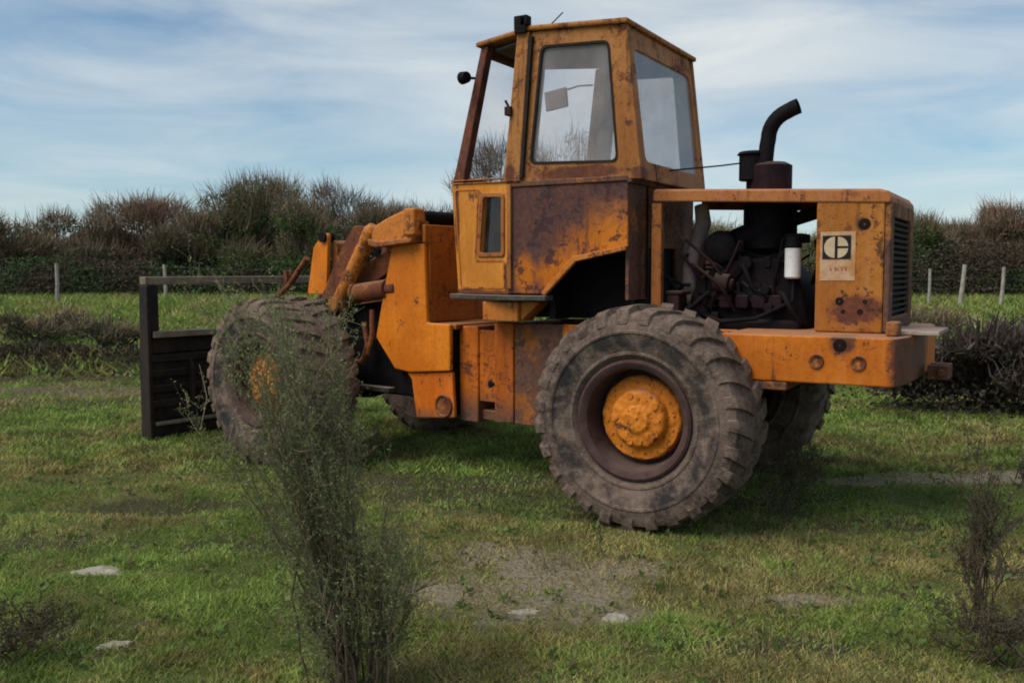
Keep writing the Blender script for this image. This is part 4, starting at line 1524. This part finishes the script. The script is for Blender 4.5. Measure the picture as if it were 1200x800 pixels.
# ---- wire fences
def fence(label, posts, ends):
    root = empty('wire_fence', field(*posts[0][:2]))
    tag(root, label, 'fence', 'wire fences along the hedgerow')
    o0 = root.location
    tops = []
    for (r, a, h, lean, rad) in posts:
        p = field(r, a) - o0
        q = p + FR * lean + Vector((0, 0, h))
        mb = MB()
        mb.tube([p - Vector((0, 0, .2)), (p + q) * .5 + FR * .02, q], [rad, rad * .95, rad * .85], 8)
        mb.build('fence_post', M['post'], root, smooth=50)
        tops.append((p, q))
    pts = [(Vector(field(*ends[0])) - o0, Vector(field(*ends[0])) - o0 + Vector((0, 0, 1.1)))] + tops + [(Vector(field(*ends[1])) - o0, Vector(field(*ends[1])) - o0 + Vector((0, 0, 1.1)))]
    for f_ in (.45, .70, .93):
        mb = MB()
        for (p0, q0), (p1, q1) in zip(pts[:-1], pts[1:]):
            A_, B_ = p0.lerp(q0, f_), p1.lerp(q1, f_)
            md = A_.lerp(B_, .5) - Vector((0, 0, .04))
            mb.tube([A_, md, B_], .0045, 4, False)
        mb.build('wire', M['wire'], root)
    return root


fence('wire fence with two pale grey posts in front of the hedgerow, left of the loader',
      [(-14.4, 29.0, 1.32, .03, .062), (-11.9, 31.5, 1.20, -.02, .062)], ((-20, 26), (-4.5, 33.5)))
fence('wire fence with pale leaning posts in front of the hedgerow, right of the loader',
      [(13.4, 29.5, 1.15, .02, .05), (14.25, 29.2, 1.30, .14, .075), (15.45, 29.0, 1.22, .08, .06)], ((9.5, 30), (21, 28.5)))


# ---- stems-and-twigs shrub (near plants)
def wispy(name, label, cat, r, a, stems, seed, twig_len=.22, ntw=26, leafn=7, leafsize=.016, leafcol=((.045, .058, .022), (.070, .078, .032), (.030, .036, .016)),
          twigcol=((.075, .058, .034), (.055, .048, .026)), sr=.011, group=None, mat='stem', upw=.9, tstart=.30, tw=.0045):
    """stems: list of polylines in (right, ahead, up) metres from the base"""
    global rng
    rng = np.random.default_rng(seed)
    root = empty(name, field(r, a))
    tag(root, label, cat, group)

    def w3(q):
        return FR * q[0] + FA * q[1] + Vector((0, 0, q[2]))
    P0, P1, P2, WD = [], [], [], []
    for st in stems:
        pts = [np.array(w3(q)) for q in st]
        # smooth polyline
        dense = []
        for i in range(len(pts) - 1):
            for t_ in np.linspace(0, 1, 6, endpoint=(i == len(pts) - 2)):
                dense.append(pts[i] * (1 - t_) + pts[i + 1] * t_ + rng.normal(size=3) * .006)
        dense = np.array(dense)
        mb = MB()
        n_ = len(dense)
        mb.tube([Vector(p) for p in dense], [sr * (1 - .82 * i / (n_ - 1)) for i in range(n_)], 6)
        mb.build('stem', M[mat], root, smooth=60)
        for k in range(ntw):
            f = tstart + (1 - tstart) * rng.random() ** .8
            i = min(int(f * (n_ - 1)), n_ - 2)
            b = dense[i] + (dense[i + 1] - dense[i]) * rng.random()
            ax = dense[min(i + 2, n_ - 1)] - dense[max(i - 2, 0)]
            d = ax / (np.linalg.norm(ax) + 1e-9) * upw + rng.normal(size=3) * .42 + np.array([0, 0, .25])
            d /= np.linalg.norm(d)
            L_ = twig_len * rng.uniform(.5, 1.3)
            m_d = b + d * L_ * .5 + rng.normal(size=3) * .012
            e = b + d * L_ + rng.normal(size=3) * .02 + np.array([0, 0, .02])
            P0.append(b); P1.append(m_d); P2.append(e); WD.append((tw, tw * .8, tw * .4))
            for j in range(3):                       # second order sprigs
                q = b + (e - b) * rng.uniform(.2, .9)
                d2 = d * .8 + rng.normal(size=3) * .45
                d2 /= np.linalg.norm(d2)
                l2 = L_ * rng.uniform(.25, .6)
                P0.append(q); P1.append(q + d2 * l2 * .5 + rng.normal(size=3) * .006); P2.append(q + d2 * l2); WD.append((tw * .7, tw * .6, tw * .3))
    paths = np.stack([np.array(P0), np.array(P1), np.array(P2)], 1)
    V, F = ribbons(paths, np.array(WD))
    np_mesh('twigs', V, F, M['twig'], root, shade_cols(len(paths), 6, twigcol, .3))['kind'] = 'stuff'
    if leafn:
        n_ = len(paths)
        k = np.repeat(np.arange(n_), leafn)
        t_ = rng.random((len(k), 1))
        C_ = np.where(t_ < .5, paths[k, 0] + (paths[k, 1] - paths[k, 0]) * t_ * 2, paths[k, 1] + (paths[k, 2] - paths[k, 1]) * (t_ * 2 - 1))
        V, F = leaves(C_, rng.uniform(.6, 1.4, len(k)) * leafsize, .38, .7)
        np_mesh('foliage', V, F, M['leaf'], root, shade_cols(len(k), 4, leafcol, .35))
    return root


rs = random.Random(21)
broom = []
for k in range(31):
    # stems fan out, most of them swept up and to the left
    f_ = rs.random()
    hh = 1.66 - .75 * f_ ** 1.6
    tx = max(-.60, min(-.06, -.36 + rs.gauss(0, .13) + .05 * f_))
    ty = rs.gauss(.04, .17)
    bx, by = rs.gauss(0, .07), rs.gauss(0, .07)
    broom.append([(bx, by, -.03), (bx * 1.5 + tx * .16 + rs.gauss(0, .03), by + ty * .2, hh * .30), (tx * .58 + rs.gauss(0, .035), ty * .6, hh * .66), (tx + rs.gauss(0, .05), ty, hh)])
for k in range(8):
    tx, hh = rs.uniform(.08, .30), rs.uniform(.45, .88)
    broom.append([(.03, 0, -.03), (tx * .6, rs.gauss(0, .06), hh * .4), (tx, rs.gauss(0, .1), hh)])
for k in range(8):
    tx, hh = rs.uniform(-.28, -.10), rs.uniform(.3, .7)
    broom.append([(-.03, 0, -.03), (tx * .6, rs.gauss(0, .06), hh * .4), (tx, rs.gauss(0, .1), hh)])
wispy('broom_shrub', 'tall wispy green broom shrub in the foreground, hiding most of the front wheel', 'shrub', -.66, 3.78, broom, 31, ntw=40, twig_len=.18, leafn=7, leafsize=.0125, tstart=.24, tw=.0030,
      leafcol=((.190, .250, .095), (.240, .270, .120), (.140, .185, .072), (.200, .185, .100)), twigcol=((.21, .155, .10), (.17, .145, .085)), sr=.0050)

weed = [[(rs.gauss(0, .02), rs.gauss(0, .03), -.02), (rs.gauss(.0, .05), rs.gauss(0, .05), .35), (rs.gauss(.01, .09), rs.gauss(0, .06), rs.uniform(.5, .92))] for _ in range(14)]
wispy('dead_weed', 'tall dry dark weed standing at the right edge of the meadow', 'weed', 2.27, 4.30, weed, 41, ntw=14, twig_len=.16, leafn=3, leafsize=.014,
      leafcol=((.075, .062, .038), (.055, .052, .030)), twigcol=((.090, .068, .046), (.068, .054, .036)), sr=.006)


def tuft(n, spread, h, lean=0.):
    return [[(rs.gauss(0, spread * .4), rs.gauss(0, spread * .4), -.02), (rs.gauss(lean * .5, spread * .7), rs.gauss(0, spread * .6), h * .5), (rs.gauss(lean, spread), rs.gauss(0, spread * .8), h * rs.uniform(.6, 1.1))] for _ in range(n)]


DRY = dict(leafcol=((.085, .070, .042), (.060, .056, .032), (.12, .092, .055)), twigcol=((.095, .074, .05), (.07, .056, .038)), sr=.005)
wispy('dead_weed', 'low brown dead scrub against the rear tyre of the loader', 'weed', 2.02, 6.75, tuft(16, .20, .50), 42, ntw=14, twig_len=.16, leafn=3, leafsize=.016, **DRY)
wispy('dead_weed', 'brown dry weed clump in the bottom left corner', 'weed', -2.36, 4.10, tuft(14, .16, .20), 43, ntw=12, twig_len=.11, leafn=4, leafsize=.016, **DRY)
wispy('dead_weed', 'brown dry weed clump in the bottom right corner', 'weed', 2.16, 3.98, tuft(15, .18, .22), 44, ntw=12, twig_len=.10, leafn=4, leafsize=.016, **DRY)
wispy('dead_weed', 'dark weed clump beneath the front frame of the loader', 'weed', -1.45, 8.3, tuft(14, .25, .35), 45, ntw=10, twig_len=.14, leafn=4, leafsize=.02, **DRY)
for i, (b, a, h, w_, lab) in enumerate([
        (-440, 19.0, .85, 1.5, 'small dark bush on the rough grass left of the bucket'),
        (-520, 21.5, .9, 1.8, 'small bush on the rough grass near the left edge'),
        (447, 19.0, .9, 1.6, 'low green bush on the grass right of the counterweight')]):
    hedge_plant('small_bush', lab, 'bush', b / 1000 * a, a, h, w_, 300 + i, twigs=700, nleaf=1500, bare=.2, lobes=6, leafsize=.07,
                leafcol=DARK if i < 2 else GREEN, group='small bushes on the rough grass')
hedge_plant('bramble_heap', 'dark heap of dead brambles behind the counterweight at right', 'bramble', 5.95, 11.4, 1.0, 2.5, 333, twigs=4200, nleaf=7600, bare=.2, lobes=16, leafsize=.055,
            leafcol=((.055, .044, .034), (.042, .035, .030), (.072, .057, .042), (.046, .055, .028)), twigcol=((.085, .063, .054), (.062, .047, .044), (.115, .085, .070)), depth=1.4)
hedge_plant('bramble_heap', 'second dark bramble heap at the right edge of the meadow', 'bramble', 7.9, 12.6, 1.05, 2.6, 334, twigs=3600, nleaf=6600, bare=.2, lobes=14, leafsize=.06,
            leafcol=((.055, .044, .034), (.042, .035, .030), (.072, .057, .042)), twigcol=((.085, .063, .054), (.062, .047, .044)), depth=1.6)
rng = np.random.default_rng(99)
# dead growth along the bank of the old ruts
nl = 16000
rr_ = rng.uniform(-16, -3.2, nl)
aa_ = 17.2 + rng.normal(size=nl) * .5
zz_ = ground_h(rr_, aa_) + rng.uniform(0, 1, nl) * (.02 + .20 * hash_noise(rr_, rr_ * 0, .9, 4))
V, F = leaves(field_np(rr_, aa_, zz_), rng.uniform(.05, .16, nl), .3, 1.0)
cc = np.array([[.058, .044, .031]]) * (1 + rng.uniform(-.5, .7, (nl, 1)))
o = np_mesh('dead_growth', V, F, M['leaf'], None, np.repeat(cc, 4, 0))
tag(o, 'dark dead growth on the low bank left of the bucket', 'undergrowth', kind='stuff')


# ---- stones
def stone(label, r, a, sx, sy, sz, seed, rot=0.):
    rj = random.Random(seed)
    bm = bmesh.new()
    bmesh.ops.create_icosphere(bm, subdivisions=3, radius=1)
    for v in bm.verts:
        d = v.co.normalized()
        k = 1 + .16 * math.sin(d.x * 5 + seed) * math.cos(d.y * 4 - seed) + .10 * math.sin(d.z * 7 + d.x * 9 + seed) + rj.uniform(-.03, .03)
        v.co = Vector((d.x * sx * k, d.y * sy * k, max(-.5, d.z) * sz * k))
    me = bpy.data.meshes.new('flat_stone')
    bm.to_mesh(me)
    bm.free()
    me.materials.append(M['stone'])
    o = bpy.data.objects.new('flat_stone', me)
    COL.objects.link(o)
    p = field(r, a)
    o.location = (p.x, p.y, p.z - sz * .05)
    o.rotation_euler = (0, 0, math.atan2(FR.y, FR.x) + rot)
    tag(o, label, 'stone', 'pale stones lying in the grass')
    return o


stone('long pale flat stone in the grass below the bucket at left', -2.46, 5.30, .150, .075, .034, 1, .1)
stone('small pale stone close to the viewer at lower left', -1.91, 4.28, .085, .030, .022, 2, .35)
stone('pale rounded stone at the lower right of the bare earth patch', .535, 4.57, .070, .060, .030, 3)
stone('flat buff stone at the lower middle of the bare earth patch', .06, 4.70, .085, .035, .016, 4, .2)

# ================================================================== GRASS
rng = np.random.default_rng(5)


def grass_points(n, a0, a1, power=1.0):
    # denser near the viewer
    u = rng.random(n)
    a = a0 * (a1 / a0) ** u
    r = (rng.random(n) * 2 - 1) * (.62 * a + .5)
    return r, a


def bareness(r, a):
    b = np.zeros_like(r)
    j = (hash_noise(r, a, .22, 9) - .5) * 1.0 + (hash_noise(r, a, .07, 19) - .5) * .9
    for (pr, pa, rr_, ra_, kk) in BARE:
        d = np.sqrt(((r - pr) / rr_) ** 2 + ((a - pa) / ra_) ** 2) + j
        b = np.maximum(b, np.clip((1.15 - d) / .35, 0, 1) * (.76 if kk == 'earth' else .88 if kk == 'mud' else .6))
    return b


GP = np.array([[.215, .300, .066], [.260, .320, .072], [.165, .245, .060], [.330, .300, .095], [.320, .245, .115]])
Vs, Cs = [], []
for (n, a0, a1, h0, h1, w0) in ((460000, 3.3, 9.0, .010, .036, .0042), (240000, 8.0, 18.0, .02, .065, .011), (110000, 16.0, 36.0, .05, .22, .030)):
    r, a = grass_points(n, a0, a1)
    keep = rng.random(n) > bareness(r, a)
    clump = hash_noise(r, a, .16, 21)
    keep &= rng.random(n) < (.35 + 1.1 * clump)
    r, a, clump = r[keep], a[keep], clump[keep]
    n = len(r)
    P = field_np(r, a, ground_h(r, a) - .004)
    H = rng.uniform(h0, h1, n) * (.55 + .9 * clump)
    big = hash_noise(r, a, 1.3, 31)
    th = rng.uniform(0, 2 * math.pi, n)
    ln = rng.uniform(.3, 1.6, n) * H
    ph = rng.uniform(0, 2 * math.pi, n)
    Wd = w0 * rng.uniform(.7, 1.5, n)
    s = np.stack([np.cos(th) * Wd, np.sin(th) * Wd, 0 * th], 1)
    tip = P + np.stack([np.cos(ph) * ln, np.sin(ph) * ln, H], 1)
    V = np.stack([P - s, P + s, tip], 1)
    Vs.append(V.reshape(-1, 3))
    mid = hash_noise(r, a, .5, 33)
    fin = hash_noise(r, a, .11, 35)
    dry = np.clip((big - .46) * 1.9 + (mid - .5) * 1.7 + (fin - .5) * 1.1 + rng.normal(size=n) * .30, 0, 1)[:, None]
    g_ = GP[rng.integers(0, 3, n)]
    d_ = GP[rng.integers(3, 5, n)]
    tone = .62 + .76 * hash_noise(r, a, .30, 37)[:, None]
    c_ = (g_ * (1 - dry) + d_ * dry) * tone * (1 + rng.uniform(-.35, .35, (n, 1)))
    Cs.append(np.repeat(c_, 3, 0))
V = np.concatenate(Vs)
C_ = np.concatenate(Cs)
gr_o = np_mesh('grass', V, np.arange(len(V)).reshape(-1, 3), M['grass'], None, C_)
tag(gr_o, 'short rough grass covering the meadow', 'grass', kind='stuff')

# dry stalks and leafy weeds scattered through the grass
rng = np.random.default_rng(55)
n = 5200
r, a = grass_points(n, 3.4, 16)
keep = rng.random(n) < np.clip((hash_noise(r, a, .7, 61) - .45) * 3, .04, 1)
r, a = r[keep], a[keep]
n = len(r)
P = field_np(r, a, ground_h(r, a) - .005)
H = rng.uniform(.05, .16, n)
lean = rng.normal(size=(n, 3)) * .35 * H[:, None]
lean[:, 2] = H
paths = np.stack([P, P + lean * .5 + rng.normal(size=(n, 3)) * .006, P + lean], 1)
wd = np.stack([np.full(n, .004), np.full(n, .0035), np.full(n, .0025)], 1) * (1 + a / 12)[:, None]
V1, F1 = ribbons(paths, wd)
C1 = shade_cols(n, 6, ((.24, .18, .10), (.17, .13, .075), (.13, .12, .05)), .3)
nr = 900
r, a = grass_points(nr, 3.4, 12)
k = np.repeat(np.arange(nr), 6)
cen = field_np(r, a, ground_h(r, a) + .008)[k] + rng.normal(size=(len(k), 3)) * np.array([.018, .018, .005])
V2, F2 = leaves(cen, rng.uniform(.03, .065, len(k)), .45, .35)
C2 = shade_cols(len(k), 4, ((.10, .17, .045), (.15, .19, .06), (.16, .13, .06)), .3)
o = np_mesh('meadow_weeds', np.concatenate([V1, V2]), np.concatenate([F1, F2 + len(V1)]), M['grass'], None, np.concatenate([C1, C2]))
tag(o, 'dry stalks and small leafy weeds scattered through the grass', 'weeds', kind='stuff')
